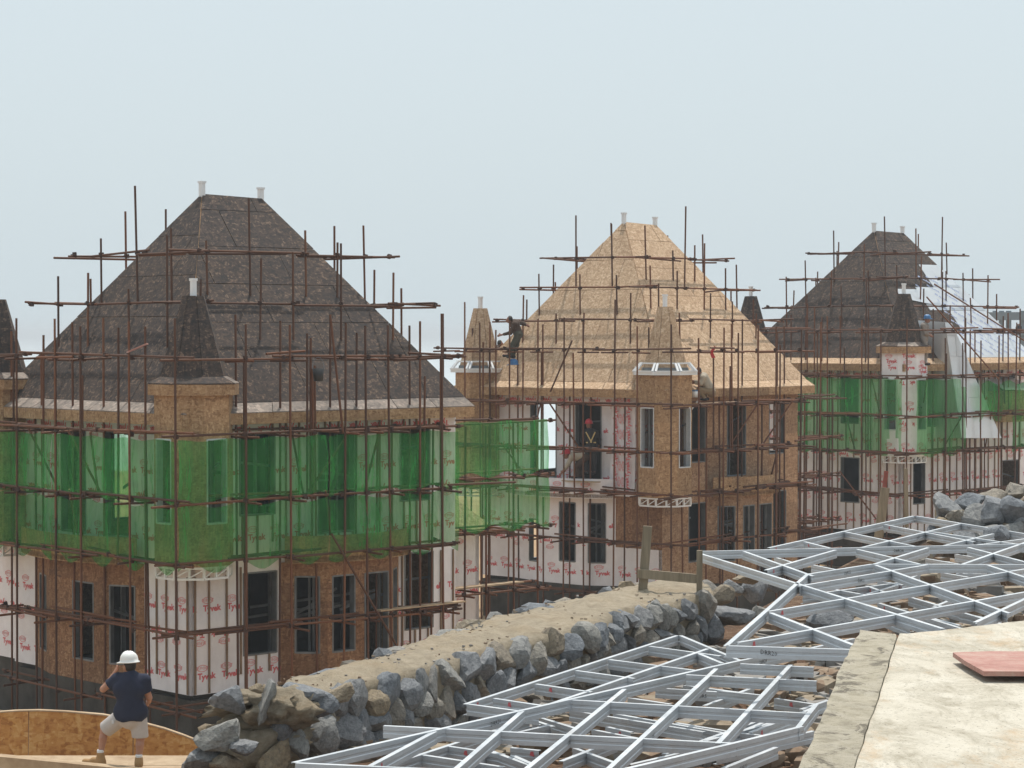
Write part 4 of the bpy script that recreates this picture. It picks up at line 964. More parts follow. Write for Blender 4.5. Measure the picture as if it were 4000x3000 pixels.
B_ch = segs(z7, ((45, 1200), (1570, 705)), ((1570, 705), (2010, 890)), ((45, 1200), (560, 1270)), ((920, 1105), (1790, 800)))
B_wb = segs(z7, ((230, 1155), (610, 1212)), ((530, 1050), (930, 1108)), ((820, 955), (1240, 1012)), ((1060, 875), (1700, 955)), ((1350, 780), (1860, 850)), ((1700, 830), (1870, 900)), ((600, 1212), (920, 1105)))
truss('pale steel truss along the stone wall, under the near top truss', 4.72, B_ch, B_wb, .3)
C_ch = segs(z7, ((500, 1310), (-700, 1700)), ((360, 1570), (700, 1720)), ((780, 1245), (1740, 1400)), ((1480, 1560), (2212, 1300)), ((740, 1610), (1130, 1460)))
C_wb = segs(z7, ((570, 1295), (830, 1375)), ((200, 1530), (500, 1640)), ((355, 1510), (560, 1530)), ((940, 1380), (1300, 1450)), ((1040, 1360), (1220, 1400)), ((1095, 1265), (1920, 1410)), ((1200, 1150), (1500, 1195)),
            ((1770, 1205), (2115, 1075)), ((1400, 1080), (2000, 1120)), ((1600, 1060), (2212, 1140)), ((800, 1510), (1100, 1620)), ((1230, 1630), (1620, 1540)), ((1540, 1330), (2212, 1440)), ((2020, 1400), (2212, 1320)),
            ((510, 1310), (650, 1355)), ((-300, 1560), (300, 1650)), ((-100, 1500), (300, 1560)), ((250, 1480), (-20, 1720)), ((640, 1350), (420, 1400)))
truss('lowest steel truss of the near stack, half hidden among stones', 4.52, C_ch, C_wb, .3)
C2_ch = segs(z8, ((60, 1660), (400, 1525)), ((0, 1560), (640, 1420)), ((230, 1430), (640, 1270)))
C2_wb = segs(z8, ((370, 1205), (640, 1245)), ((0, 1155), (300, 1185)), ((150, 1430), (330, 1450)), ((560, 1275), (735, 1215)), ((-60, 1480), (430, 1345)))
truss('short steel frame under the near stack, beside the concrete slab', 4.6, C2_ch, C2_wb, .5)
D_ch = segs(z8, ((-120, 255), (2050, 205)), ((-120, 268), (1450, 755)), ((75, 868), (600, 403)), ((60, 868), (900, 893)), ((600, 403), (1015, 338)), ((1015, 338), (2050, 342)))
D_wb = segs(z8, ((150, 842), (2050, 508)), ((345, 642), (2050, 360)), ((540, 478), (1400, 335)), ((1400, 335), (2050, 342)), ((165, 252), (610, 412)), ((335, 648), (900, 868)), ((900, 238), (1300, 332)), ((1020, 340), (1880, 650)),
            ((1620, 225), (2050, 335)), ((1750, 342), (2050, 440)), ((330, 372), (780, 242)), ((1030, 335), (1380, 228)), ((1590, 340), (2050, 180)), ((1690, 710), (2050, 540)))
truss('far steel truss on top, its sharp tip reaching past the stone wall', 5.45, D_ch, D_wb, .6)
E_ch = segs(z8, ((345, 232), (1285, 25)), ((1285, 25), (2050, 150)))
E_wb = segs(z8, ((560, 190), (760, 240)), ((820, 125), (1280, 220)), ((1080, 78), (1660, 190)), ((1360, 122), (2000, 215)), ((930, 232), (1590, 72)), ((1480, 215), (1800, 138)), ((1700, 210), (2050, 165)))
truss('far steel truss in front of the boulder wall', 5.3, E_ch, E_wb, .5)
G_ch = segs(z8, ((410, 430), (1250, 750)), ((1040, 590), (1660, 780)), ((1240, 550), (1850, 730)), ((630, 880), (900, 820)), ((560, 540), (1210, 455)))
G_wb = segs(z8, ((370, 290), (500, 330)), ((610, 340), (760, 370)), ((960, 475), (1090, 520)), ((760, 500), (980, 540)), ((1040, 445), (1200, 470)), ((1550, 395), (1770, 400)), ((1350, 300), (1560, 335)), ((1540, 270), (1690, 295)),
            ((1180, 470), (980, 530)), ((1320, 400), (1150, 480)), ((1530, 565), (1420, 610)), ((1370, 680), (1560, 730)), ((1570, 650), (1760, 690)), ((1700, 720), (1850, 640)), ((1450, 390), (1620, 420)), ((1820, 730), (1850, 650)))
truss('lower steel truss of the far stack, seen through the top one', 5.1, G_ch, G_wb, .3)
# ------------------------------------------------------------------ concrete slab with its weathered kerb and the red board
zs = 6.83
def poly_prism(name, pts, z, th, mat, parent=None):
    return MB().prism([at_z(*p, z) - Vector((0, 0, th)) for p in pts], (0, 0, th)).build(name, mat, parent)
so = at_z(3700, 2800, zs)
slab = empty('concrete_slab', (0, 0, 0)); tag(slab, 'pale stained concrete slab with weathered cracked kerb', 'slab')
def rag(a, b, n, amp):
    out = []
    for k in range(n):
        t_ = k / n; out.append((a[0] + (b[0] - a[0]) * t_ + random.uniform(-amp, amp), a[1] + (b[1] - a[1]) * t_ + random.uniform(-amp, amp) * .6))
    return out
def fan(name, pts, z, depth, mat, amp=.0):
    m = MB(); q = [at_z(*p, z) for p in pts]; n = len(q)
    m.add(q + [p - Vector((0, 0, depth)) for p in q], [tuple(range(n))] + [(i, n + i, n + (i + 1) % n, (i + 1) % n) for i in range(n)]); o = m.build(name, mat, slab)
    return o
cr = rag((3508, 2490), (3440, 2695), 9, 4) + rag((3440, 2695), (3345, 2990), 10, 5) + rag((3345, 2990), (3260, 3300), 6, 4)
top = rag((3508, 2490), (3517, 2476), 1, 0) + rag((3517, 2476), (3704, 2459), 7, 3) + rag((3704, 2459), (4000, 2423), 9, 3) + [(4500, 2370), (6200, 2370), (6200, 3900), (2900, 5200)]
fan('slab_top', cr[::-1] + top[1:] if False else top + cr[::-1], zs, .35, 'concrete')
lf = rag((3363, 2461), (3290, 2590), 8, 5) + rag((3290, 2590), (3215, 2790), 9, 6) + rag((3215, 2790), (3120, 3000), 9, 6) + rag((3120, 3000), (2990, 3300), 6, 5)
crl = [(x - 5, y - 1) for x, y in cr]
fan('kerb', lf[::-1] + [(3363, 2461), (3420, 2468), (3500, 2477)] + crl, zs + .012, .4, 'concrete_edge')
MB().prism([at_z(3000, 3300, zs - .4) * 1.0, at_z(3420, 2500, zs - .4), at_z(4400, 2450, zs - .4), at_z(6000, 3300, zs - .4)], (0, 0, -(zs - .4 - Z_TER))).build('slab_support', 'foundation', slab)
rb = fan('b', [(0, 0), (1, 0), (0, 1)], zs, .1, 'concrete'); bpy.data.objects.remove(rb)
m = MB(); q = [at_z(*p, zs + .03) for p in ((3722, 2566), (3870, 2561), (4060, 2562), (4090, 2642), (3843, 2641), (3770, 2600))]
m.prism(q, (0, 0, .022)); tag(m.build('plywood_board', 'red_board'), 'worn red plywood board lying on the concrete slab', 'board')
# ------------------------------------------------------------------ timber stakes
def stake(name, label, px0, py0, px1, py1, d, w, mat='timber', dep=.06, group=None):
    a, b = at_y(px0, py0, d), at_y(px1, py1, d)
    m = MB(); m.bar(a, b, w, dep, (0, 1, 0)); return tag(m.build(name, mat), label, 'stake', group)
yw = at_z(2520, 2315, Z_TOP).y
s_ = empty('timber_stake', at_y(2510, 2330, yw)); tag(s_, 'leaning timber stake with a cross board on the stone wall', 'stake')
o = s_.location.copy()
m = MB(); m.bar(at_y(2506, 2360, yw) - o, at_y(2530, 2055, yw) - o, .12, .06, (0, 1, 0)); m.build('post', 'timber', s_)
m = MB(); m.bar(at_y(2492, 2240, yw - .07) - o, at_y(2735, 2262, yw - .35) - o, .05, .12, (0, 0, 1)); m.build('cross_board', 'timber', s_)
stake('timber_stake', 'slim upright timber stake beside the rounded boulder', 2731, 2460, 2733, 2150, yw - .4, .075)
stake('timber_plank', 'reddish plank standing beside the far battened wall', 3440, 2030, 3462, 1840, 62, .11, 'red_timber')
stake('timber_plank', 'broad brown plank leaning against the reddish one', 3432, 2100, 3458, 1905, 61.5, .24, 'timber')
stake('timber_plank', 'grey plank standing alone before the far battened wall', 3542, 2060, 3538, 1830, 61, .1, 'timber')
for o_ in bpy.data.objects:
    if o_.name.startswith('timber_plank'): o_['category'] = 'plank'
# ------------------------------------------------------------------ people (continuous figures from a distance field)
def surface(fn, lo, hi, h):
    nx, ny, nz = [int((b - a) / h) + 2 for a, b in zip(lo, hi)]
    gx, gy, gz = np.meshgrid(*[lo[k] + h * np.arange(n_) for k, n_ in enumerate((nx, ny, nz))], indexing='ij')
    f = fn(np.stack([gx, gy, gz], -1)); ins = f < 0
    acc = np.zeros((nx - 1, ny - 1, nz - 1, 3)); cnt = np.zeros((nx - 1, ny - 1, nz - 1))
    crn = [(i, j, k) for i in (0, 1) for j in (0, 1) for k in (0, 1)]
    sl = lambda a, c: a[c[0]:nx - 1 + c[0], c[1]:ny - 1 + c[1], c[2]:nz - 1 + c[2]]
    for c in crn:
        for ax in range(3):
            if c[ax]: continue
            d = list(c); d[ax] = 1; f0, f1 = sl(f, c), sl(f, d); x = (sl(ins, c) != sl(ins, d)); t_ = np.where(x, f0 / np.where(x, f0 - f1, 1), 0)
            p = np.zeros(f0.shape + (3,)); p[..., 0], p[..., 1], p[..., 2] = c; p[..., ax] += t_
            acc += p * x[..., None]; cnt += x
    act = cnt > 0; idx = -np.ones(cnt.shape, int); idx[act] = np.arange(act.sum())
    ijk = np.argwhere(act); V = (ijk + acc[act] / cnt[act][:, None]) * h + np.array(lo); Fc = []
    for ax in range(3):
        s0 = [slice(None)] * 3; s1 = [slice(None)] * 3; s0[ax] = slice(0, -1); s1[ax] = slice(1, None)
        a, b = ins[tuple(s0)], ins[tuple(s1)]
        for i, j, k in np.argwhere(a != b):
            c = [i, j, k]; o1, o2 = [q for q in range(3) if q != ax]
            if c[o1] == 0 or c[o2] == 0: continue
            q = []
            for e1, e2 in ((-1, -1), (0, -1), (0, 0), (-1, 0)):
                w = list(c); w[o1] += e1; w[o2] += e2; q.append(int(idx[tuple(w)]) if max(0, *w) >= 0 and w[o1] < idx.shape[o1] and w[o2] < idx.shape[o2] else -1)
            if -1 in q: continue
            fl = bool(a[i, j, k]) ^ (ax == 1)
            Fc.append(tuple(q) if fl else tuple(q[::-1]))
    me = bpy.data.meshes.new('figure'); me.from_pydata([tuple(v) for v in V], [], Fc); me.update()
    me.polygons.foreach_set('use_smooth', [True] * len(me.polygons)); return me
def cone(p, a, b, ra, rb):
    a, b = np.array(a, float), np.array(b, float); d = b - a; L = max((d * d).sum(), 1e-9)
    t_ = np.clip(((p - a) @ d) / L, 0, 1); return np.linalg.norm(p - a - t_[..., None] * d, axis=-1) - (ra + (rb - ra) * t_)
def ell(p, c, r):
    q = (p - np.array(c)) / np.array(r); k = np.linalg.norm(q, axis=-1); return (k - 1) * min(r)
def smin(a, b, k):
    h_ = np.clip(.5 + .5 * (b - a) / k, 0, 1); return b * (1 - h_) + a * h_ - k * h_ * (1 - h_)
def blob(prims, h, k=.03, pad=.06, cutfn=None):
    pts = np.array([q for pr in prims for q in ((pr[1], pr[2]) if pr[0] == 'c' else (np.array(pr[1]) - pr[2], np.array(pr[1]) + pr[2]))])
    rm = max(max(pr[3], pr[4]) if pr[0] == 'c' else .02 for pr in prims)
    def fn(p):
        f = None
        for pr in prims:
            g = cone(p, pr[1], pr[2], pr[3], pr[4]) if pr[0] == 'c' else ell(p, pr[1], pr[2])
            f = g if f is None else smin(f, g, k)
        if cutfn is not None: f = np.maximum(f, cutfn(p))
        return f
    return surface(fn, pts.min(0) - rm - pad, pts.max(0) + rm + pad, h)
def helmet(parent, c, face, mat, s_=1, tilt=0):
    """hard hat: domed shell with a ridge, rim and peak; face = heading in the xy plane"""
    m = MB(); ca, sa = math.cos(face), math.sin(face); N = 28; rings = []
    for r_, z in ((.150, .0), (.148, .012), (.128, .018), (.126, .05), (.117, .09), (.095, .125), (.06, .148), (.02, .157)):
        ring = []
        for k in range(N):
            a = k * 2 * math.pi / N; x, y = math.cos(a), math.sin(a)
            rr = r_ * (1 + .10 * abs(x)); pk = max(0, x) ** 3 * (.07 if z < .015 else 0)
            zz = z - (.02 * max(0, x) ** 2 if z < .015 else 0) + (.012 if abs(y) < .25 and z > .04 else 0)
            q = ((x * (rr + pk)), y * rr * .92, zz); q = (q[0] * math.cos(tilt) + q[2] * math.sin(tilt), q[1], -q[0] * math.sin(tilt) + q[2] * math.cos(tilt))
            ring.append((c[0] + s_ * (q[0] * ca - q[1] * sa), c[1] + s_ * (q[0] * sa + q[1] * ca), c[2] + s_ * q[2]))
        rings.append(ring)
    m.loft(rings); return m.build('helmet', mat, parent, True)
def hand(pr, wrist, dirv, side, curl=.6, s_=1):
    """palm, four fingers of different length with a knuckle bend, thumb from the side"""
    w, d, sd_ = Vector(wrist), Vector(dirv).normalized(), Vector(side).normalized(); n_ = d.cross(sd_).normalized()
    pr.append(('c', w, w + d * .07 * s_, .026 * s_, .03 * s_)); pr.append(('c', w + d * .03 * s_ + sd_ * .015 * s_, w + d * .085 * s_ + sd_ * .02 * s_, .02 * s_, .018 * s_)); pr.append(('c', w + d * .03 * s_ - sd_ * .015 * s_, w + d * .085 * s_ - sd_ * .022 * s_, .02 * s_, .018 * s_))
    for k, ln in enumerate((.06, .072, .068, .052)):
        b = w + d * .085 * s_ + sd_ * (.03 - .02 * k) * s_; j = b + (d * .9 + n_ * curl * .5).normalized() * ln * .55 * s_; e = j + (d * (1 - curl) + n_ * curl).normalized() * ln * .5 * s_
        pr.append(('c', b, j, .0095 * s_, .009 * s_)); pr.append(('c', j, e, .009 * s_, .0075 * s_))
    b = w + d * .025 * s_ + sd_ * .03 * s_; j = b + (d * .6 + sd_ * .8).normalized() * .045 * s_; pr.append(('c', b, j, .013 * s_, .011 * s_)); pr.append(('c', j, j + (d * .9 + sd_ * .2 + n_ * .3).normalized() * .035 * s_, .011 * s_, .009 * s_))
V = lambda *a: np.array(a, float)
# ---- the man in the white hard hat
def main_man():
    o = at_y(505, 2998, 34.9); root = empty('person', o); tag(root, 'man in white hard hat, navy shirt and pale shorts, hand raised to mouth', 'person')
    H_ = V(.0, .03, 1.545); nk = V(.035, .0, 1.42)
    sL, sR = V(-.175, .03, 1.345), V(.235, -.02, 1.33); eL, hL = V(-.40, .03, 1.19), V(-.225, .06, 1.43); eR, hR = V(.30, .03, 1.06), V(.27, .24, .97)
    hpL, hpR = V(-.075, .0, .80), V(.135, 0, .80); kL, aL = V(-.40, .13, .545), V(-.455, .10, .17); kR, aR = V(.165, .03, .44), V(.15, -.02, .12)
    fc = V(-.80, .6, 0); fc = fc / np.linalg.norm(fc); fang = math.atan2(fc[1], fc[0])
    pr = [('e', H_, V(.088, .095, .118)), ('e', H_ + fc * .045 - V(0, 0, .045), V(.06, .06, .07)), ('c', nk - V(0, 0, .05), H_ - V(0, 0, .06), .07, .062),
          ('c', H_ + fc * .098 - V(0, 0, .0), H_ + fc * .125 - V(0, 0, .03), .012, .017), ('c', H_ + fc * .10 - V(0, 0, .075), H_ + fc * .085 - V(0, 0, .105), .022, .026)]
    sd = V(-fc[1], fc[0], 0)
    for s_ in (-1, 1): pr += [('e', H_ + sd * s_ * .088 - V(0, 0, .01), V(.014, .02, .032))]
    pr += [('c', V(.03, 0, 1.30), V(.03, .0, .85), .17, .18), ('c', sL, sR, .075, .075), ('c', V(-.06, 0, 1.2), V(.1, 0, 1.2), .15, .15)]
    pr += [('c', sL, eL, .06, .047), ('c', eL, hL, .046, .031), ('c', sR, eR, .06, .047), ('c', eR, hR, .045, .031)]
    pr += [('c', hpL, kL, .095, .062), ('c', kL, aL, .062, .042), ('c', (kL * .7 + aL * .3) + V(0, -.015, 0), kL * .5 + aL * .5, .06, .05), ('c', hpR, kR, .098, .064), ('c', kR, aR, .064, .043), ('c', kR * .7 + aR * .3 + V(0, -.02, 0), kR * .5 + aR * .5, .062, .05)]
    hand(pr, hL, (.55, -.25, .75), (-.3, .9, .3), .7); hand(pr, hR, (-.4, .7, -.35), (0, .2, .9), .6)
    obj('body', blob(pr, .0115, .022), 'skin', root)
    sh = [('c', V(.03, 0, 1.28), V(.025, -.005, .80), .195, .225), ('c', V(-.08, -.02, 1.2), V(.14, -.02, 1.2), .165, .165), ('c', V(-.07, 0, .85), V(.12, 0, .85), .17, .17), ('c', sL, sR, .095, .095), ('c', sL, sL * .3 + eL * .7, .09, .088), ('c', sR, sR * .3 + eR * .7, .092, .085), ('c', V(.03, 0, 1.36), V(.035, 0, 1.41), .085, .078)]
    def cut(p):
        c = .73 - p[..., 2] + .012 * np.sin(p[..., 0] * 22)
        for a, b in ((sL, eL), (sR, eR)):
            d = (b - a) / np.linalg.norm(b - a); q = (p - (a * .36 + b * .64)) @ d; near = cone(p, a, b, .13, .13) < 0
            near &= (p[..., 2] < 1.36) & (np.abs(p[..., 0] - .03) > .17); c = np.maximum(c, np.where(near, q, -1))
        return c
    obj('shirt', blob(sh, .0125, .05, .08, cut), 'navy_cloth', root)
    st = [('c', V(.03, 0, .86), V(.03, 0, .78), .20, .20), ('c', V(-.05, 0, .82), V(.11, 0, .82), .15, .15), ('c', hpL, kL, .135, .125), ('c', hpR, kR, .135, .125)]
    kk = (kL - hpL) / np.linalg.norm(kL - hpL)
    obj('shorts', blob(st, .0125, .035, .06, lambda p: np.maximum(np.maximum(p[..., 2] - .84, np.where(p[..., 0] > .02, .455 - p[..., 2], -1)), np.where(p[..., 0] <= .02, (p - (kL - kk * .03)) @ kk, -1))), 'shorts_cloth', root)
    for a, toe, heel in ((aL, V(-.70, .16, .055), V(-.43, .08, .05)), (aR, V(.12, .19, .05), V(.155, -.06, .05))):
        obj('sock', blob([('c', a + V(0, 0, .075), a + V(0, 0, .02), .055, .05)], .01, cutfn=lambda p: p[..., 2] - a[2] - .085), 'sock_white', root)
        bt = blob([('c', a + V(0, 0, .01), heel + V(0, 0, .01), .062, .06), ('c', heel, toe, .055, .052), ('c', heel + V(0, 0, .03), (heel + toe) / 2 + V(0, 0, .035), .055, .05)], .011, .03, cutfn=lambda p: -p[..., 2] + .012)
        obj('boot', bt, 'boot_leather', root)
    back = -fc
    obj('hair', blob([('e', H_ + back * .012 + V(0, 0, .01), V(.098, .103, .118))], .011, cutfn=lambda p: np.maximum((p - H_) @ fc - .03, H_[2] - .075 - p[..., 2])), 'hair', root)
    helmet(root, (H_[0] + .0, H_[1], H_[2] + .055), fang, 'white_helmet', 1.06, .06)
    m = MB(); m.box((-.235, -.18, .70), (-.2, -.13, .75)); m.build('belt_tag', 'steel', root)
    return root
main_man()
# ---- workers on the houses: joints given in metres around the hips, camera-aligned (x right, y away, z up)
def worker(label, hip, J, top, legs, hat=None, face=3.14, h=.024, skin='skin_tan', extra=None, boots='dark_cloth', group='workers on the scaffolds'):
    root = empty('person', hip); tag(root, label, 'person', group)
    g = {k: V(*v) for k, v in J.items()}; fc = V(math.cos(face), math.sin(face), 0)
    pr = [('e', g['head'], V(.092, .095, .12)), ('e', g['head'] + fc * .05 - V(0, 0, .04), V(.06, .06, .07)), ('c', g['head'] + fc * .1, g['head'] + fc * .12 - V(0, 0, .02), .015, .015), ('c', g['neck'], g['head'], .06, .058), ('c', g['neck'] * .85, V(0, 0, 0), .13, .14), ('c', g['sL'], g['sR'], .07, .07)]
    for s_ in 'LR':
        pr += [('c', g['s' + s_], g['e' + s_], .055, .043), ('c', g['e' + s_], g['h' + s_], .042, .03), ('c', g['p' + s_], g['k' + s_], .085, .06), ('c', g['k' + s_], g['f' + s_], .058, .042)]
        d = g['h' + s_] - g['e' + s_]; hand(pr, g['h' + s_], d, (0, .3, 1), .6)
        toe = g['f' + s_] + fc * .17; pr += [('c', g['f' + s_] - fc * .04, toe, .045, .04)]
    obj('body', blob(pr, h * .7, .025), skin, root)
    nk = g['neck']
    obj('jacket', blob([('c', nk * .88, nk * .02, .165, .165), ('c', g['sL'], g['sR'], .09, .09)] + [('c', g['s' + s_], g['e' + s_], .078, .068) for s_ in 'LR'] + [('c', g['e' + s_], g['e' + s_] * .3 + g['h' + s_] * .7, .062, .052) for s_ in 'LR'], h * .8, .05), top, root)
    obj('trousers', blob([('c', nk * .12, -nk * .08, .165, .155)] + [('c', g['p' + s_], g['k' + s_], .115, .085) for s_ in 'LR'] + [('c', g['k' + s_], g['f' + s_] + (g['k' + s_] - g['f' + s_]) * .12, .085, .068) for s_ in 'LR'], h * .8, .04), legs, root)
    for s_ in 'LR': obj('shoe', blob([('c', g['f' + s_] - fc * .05 - V(0, 0, .02), g['f' + s_] + fc * .18 - V(0, 0, .02), .055, .048)], h * .7), boots, root)
    if hat: helmet(root, tuple(g['head'] + V(0, 0, .05)), face, hat)
    else: obj('hair', blob([('e', g['head'] + V(0, 0, .02) - fc * .012, V(.102, .105, .118))], h * .7, cutfn=lambda p: np.maximum((p - g['head']) @ fc - .035, g['head'][2] - .04 - p[..., 2])), 'hair', root)
    if extra: extra(root, g)
    return root
s2 = 80 / F
def P(px, py, cx, cy, s_, y=0): return ((px - cx) * s_, y, (cy - py) * s_)
def from_px(c, s_, **k): return {n_: P(v[0], v[1], c[0], c[1], s_, v[2] if len(v) > 2 else 0) for n_, v in k.items()}
# roofer bent over beside the far turret of the strand-board house
c = (2024, 1303); d = 78.2; s_ = d / F * 1.06
worker('bareheaded roofer in dark clothes bending over beside the strand-board roof hip', at_y(*c, d), from_px(c, s_, head=(1992, 1252, -.05), neck=(2008, 1262, 0), sL=(2012, 1268, -.18), sR=(2022, 1262, .16), eL=(1996, 1300, -.22), hL=(1962, 1308, -.2), eR=(2044, 1266, .2), hR=(2056, 1272, .1),
       pL=(2024, 1306, -.1), pR=(2026, 1304, .1), kL=(2006, 1340, -.12), kR=(2018, 1346, .12), fL=(1990, 1382, -.1), fR=(2004, 1386, .12)), 'brown_cloth', 'olive_cloth')
c = (1938, 1400); d = 84.6; s_ = d / F
worker('roofer whose dark-haired head shows between far turret and roof', at_y(*c, d), from_px(c, s_, head=(1954, 1342), neck=(1946, 1358), sL=(1942, 1362, -.17), sR=(1944, 1362, .17), eL=(1946, 1390, -.2), hL=(1960, 1395, -.2), eR=(1948, 1390, .2), hR=(1962, 1396, .2),
       pL=(1938, 1402, -.1), pR=(1938, 1402, .1), kL=(1950, 1430, -.1), kR=(1950, 1430, .1), fL=(1936, 1470, -.1), fR=(1940, 1470, .1)), 'brown_cloth', 'dark_cloth', face=0)
# man squatting on the scaffold by the front turret
c = (2777, 1530); d = H2.w(1.35, -1.0, 0).y; s_ = d / F
worker('bareheaded man in beige shirt squatting on the scaffold by the strand-board turret', at_y(*c, d), from_px(c, s_, head=(2727, 1450), neck=(2744, 1466), sL=(2746, 1474, -.17), sR=(2752, 1470, .17), eL=(2735, 1497, -.2), hL=(2708, 1496, -.12), eR=(2738, 1494, .2), hR=(2706, 1488, .12),
       pL=(2777, 1532, -.1), pR=(2777, 1532, .1), kL=(2730, 1520, -.14), kR=(2736, 1516, .14), fL=(2752, 1556, -.12), fR=(2760, 1556, .12)), 'beige_cloth', 'khaki_cloth')
def harness(root, g):
    m = MB(); a, b = Vector(g['sL']), Vector(g['sR']); y = Vector((0, -.18, 0)); m.bar(a + y * .9 + Vector((.05, 0, .03)), y + Vector((.02, 0, .12)), .04, .012, (0, 1, 0)); m.bar(b + y * .9 - Vector((.05, 0, -.03)), y + Vector((-.02, 0, .12)), .04, .012, (0, 1, 0)); m.bar(y + Vector((-.17, .05, .12)), y + Vector((.17, .05, .12)), .04, .012, (0, 1, 0)); m.build('harness', 'strap', root)
c = (2308, 1742); d = H2.w(-.75, 3.0, 0).y; s_ = d / F
worker('worker in red helmet and dark jacket with yellow harness before a tall window', at_y(*c, d), from_px(c, s_, head=(2300, 1660, .02), neck=(2304, 1682), sL=(2282, 1690), sR=(2330, 1690), eL=(2274, 1722, .1), hL=(2290, 1740, .25), eR=(2342, 1718, .1), hR=(2340, 1740, .2),
       pL=(2298, 1746), pR=(2320, 1746), kL=(2290, 1796, .06), kR=(2322, 1798, .04), fL=(2292, 1844), fR=(2320, 1846)), 'dark_cloth', 'dark_cloth', 'red_helmet', 1.9, extra=harness)
c = (2288, 1782); d = H2.w(-.95, 3.4, 0).y; s_ = d / F
worker('worker in red helmet and pale shirt stooping to reach the balcony edge', at_y(*c, d), from_px(c, s_, head=(2212, 1778, -.05), neck=(2228, 1782), sL=(2232, 1784, -.17), sR=(2238, 1780, .17), eL=(2218, 1812, -.18), hL=(2196, 1842, -.16), eR=(2222, 1812, .18), hR=(2206, 1840, .14),
       pL=(2288, 1786, -.1), pR=(2290, 1784, .1), kL=(2250, 1822, -.14), kR=(2262, 1824, .12), fL=(2256, 1862, -.12), fR=(2276, 1862, .12)), 'beige_cloth', 'brown_cloth', 'red_helmet', 3.14)
c = (3610, 1322); d = H3.w(.6, -1.0, 0).y; s_ = d / F
worker('worker in blue helmet and grey jacket beside the turret spire of the foil-roofed house', at_y(*c, d), from_px(c, s_, head=(3622, 1250), neck=(3612, 1268), sL=(3604, 1272, -.16), sR=(3610, 1272, .16), eL=(3612, 1302, -.2), hL=(3630, 1310, -.1), eR=(3616, 1300, .2), hR=(3630, 1306, .1),
       pL=(3608, 1326, -.1), pR=(3610, 1326, .1), kL=(3618, 1372, -.1), kR=(3612, 1372, .1), fL=(3610, 1420, -.1), fR=(3606, 1420, .1)), 'grey_cloth', 'grey_cloth', 'blue_helmet', 0)
c = (3708, 1570); d = H3.w(3.0, -.75, 0).y; s_ = d / F
worker('worker in yellow helmet standing behind the dark green net', at_y(*c, d), from_px(c, s_, head=(3710, 1496), neck=(3709, 1512), sL=(3690, 1520), sR=(3728, 1520), eL=(3684, 1548), hL=(3698, 1570, -.1), eR=(3734, 1548), hR=(3722, 1570, -.1),
       pL=(3700, 1574), pR=(3718, 1574), kL=(3700, 1618), kR=(3718, 1618), fL=(3700, 1662), fR=(3718, 1662)), 'dark_cloth', 'dark_cloth', 'yellow_helmet', 3.6, extra=harness)
c = (3979, 1288); d = 128.; s_ = d / F
worker('tiny figure standing on the distant steel frame', at_y(*c, d), from_px(c, s_, head=(3980, 1274), neck=(3979.5, 1279), sL=(3975, 1280), sR=(3984, 1280), eL=(3974, 1286), hL=(3977, 1289, -.1), eR=(3985, 1286), hR=(3982, 1289, -.1),
       pL=(3977.5, 1290), pR=(3981.5, 1290), kL=(3977, 1295), kR=(3981.5, 1295), fL=(3977, 1300), fR=(3982, 1300)), 'dark_cloth', 'dark_cloth', None, 4.7)
# ------------------------------------------------------------------ strand-board arch panel, platform, small things, distant frame, plants
random.seed(77)
ap = empty('arched_panel', at_y(300, 2990, 37.5)); tag(ap, 'large arch-topped strand-board panel standing behind the man in shorts', 'panel')
o = ap.location.copy(); arc = [(-200, 2812), (-60, 2790), (60, 2781), (150, 2779), (260, 2784), (400, 2796), (520, 2818), (640, 2850), (720, 2878), (800, 2910), (900, 2965)]
seams = [-200, 112, 520, 900]
def arc_y(x):
    for (x0, y0), (x1, y1) in zip(arc, arc[1:]):
        if x0 <= x <= x1: return y0 + (y1 - y0) * (x - x0) / (x1 - x0)
    return 2965
for a, b in zip(seams, seams[1:]):
    xs = [a + 2] + [x for x, _ in arc if a + 10 < x < b - 10] + [b - 2]
    top_ = [at_y(x, arc_y(x), 37.5) - o for x in xs]; bot = [Vector((p.x, p.y - .25, Z_LOW - o.z)) for p in top_[::-1]]
    MB().prism(top_ + bot, (0, .05, 0)).build('board', 'osb_form', ap)
m = MB(); n = len(arc)
for i in range(n - 1):                                        # curved capping strip along the top edge
    p, q = at_y(*arc[i], 37.5) - o, at_y(*arc[i + 1], 37.5) - o; m.prism([p + Vector((0, -.01, .004)), q + Vector((0, -.01, .004)), q + Vector((0, .09, .006)), p + Vector((0, .09, .006))], (0, 0, .02))
m.build('capping', 'plank', ap)
zf = at_y(505, 2998, 34.9).z
pf = empty('work_platform', (-6.3, 35, 0)); tag(pf, 'board platform carrying the man in shorts', 'platform')
for k in range(4): MB().box((-2.6, -.75 + k * .42, zf - .05), (1.9, -.75 + k * .42 + .41, zf - .004 * (k % 2))).build('deck_board', 'plank', pf)
for x in (-2.3, 0, 1.6):
    for y in (-.5, .7): MB().box((x - .06, y - .06, Z_LOW - .1), (x + .06, y + .06, zf - .05)).build('leg', 'timber', pf)
m = MB(); a, b = at_y(-60, 2950, 34.2), at_y(560, 3010, 34.2); m.prism([a, b, b + Vector((0, .0, -.9)), a + Vector((0, 0, -1.2))], (0, .22, 0)); tag(m.build('curved_board', 'plank'), 'pale board edge in front of the man at the bottom corner', 'board')
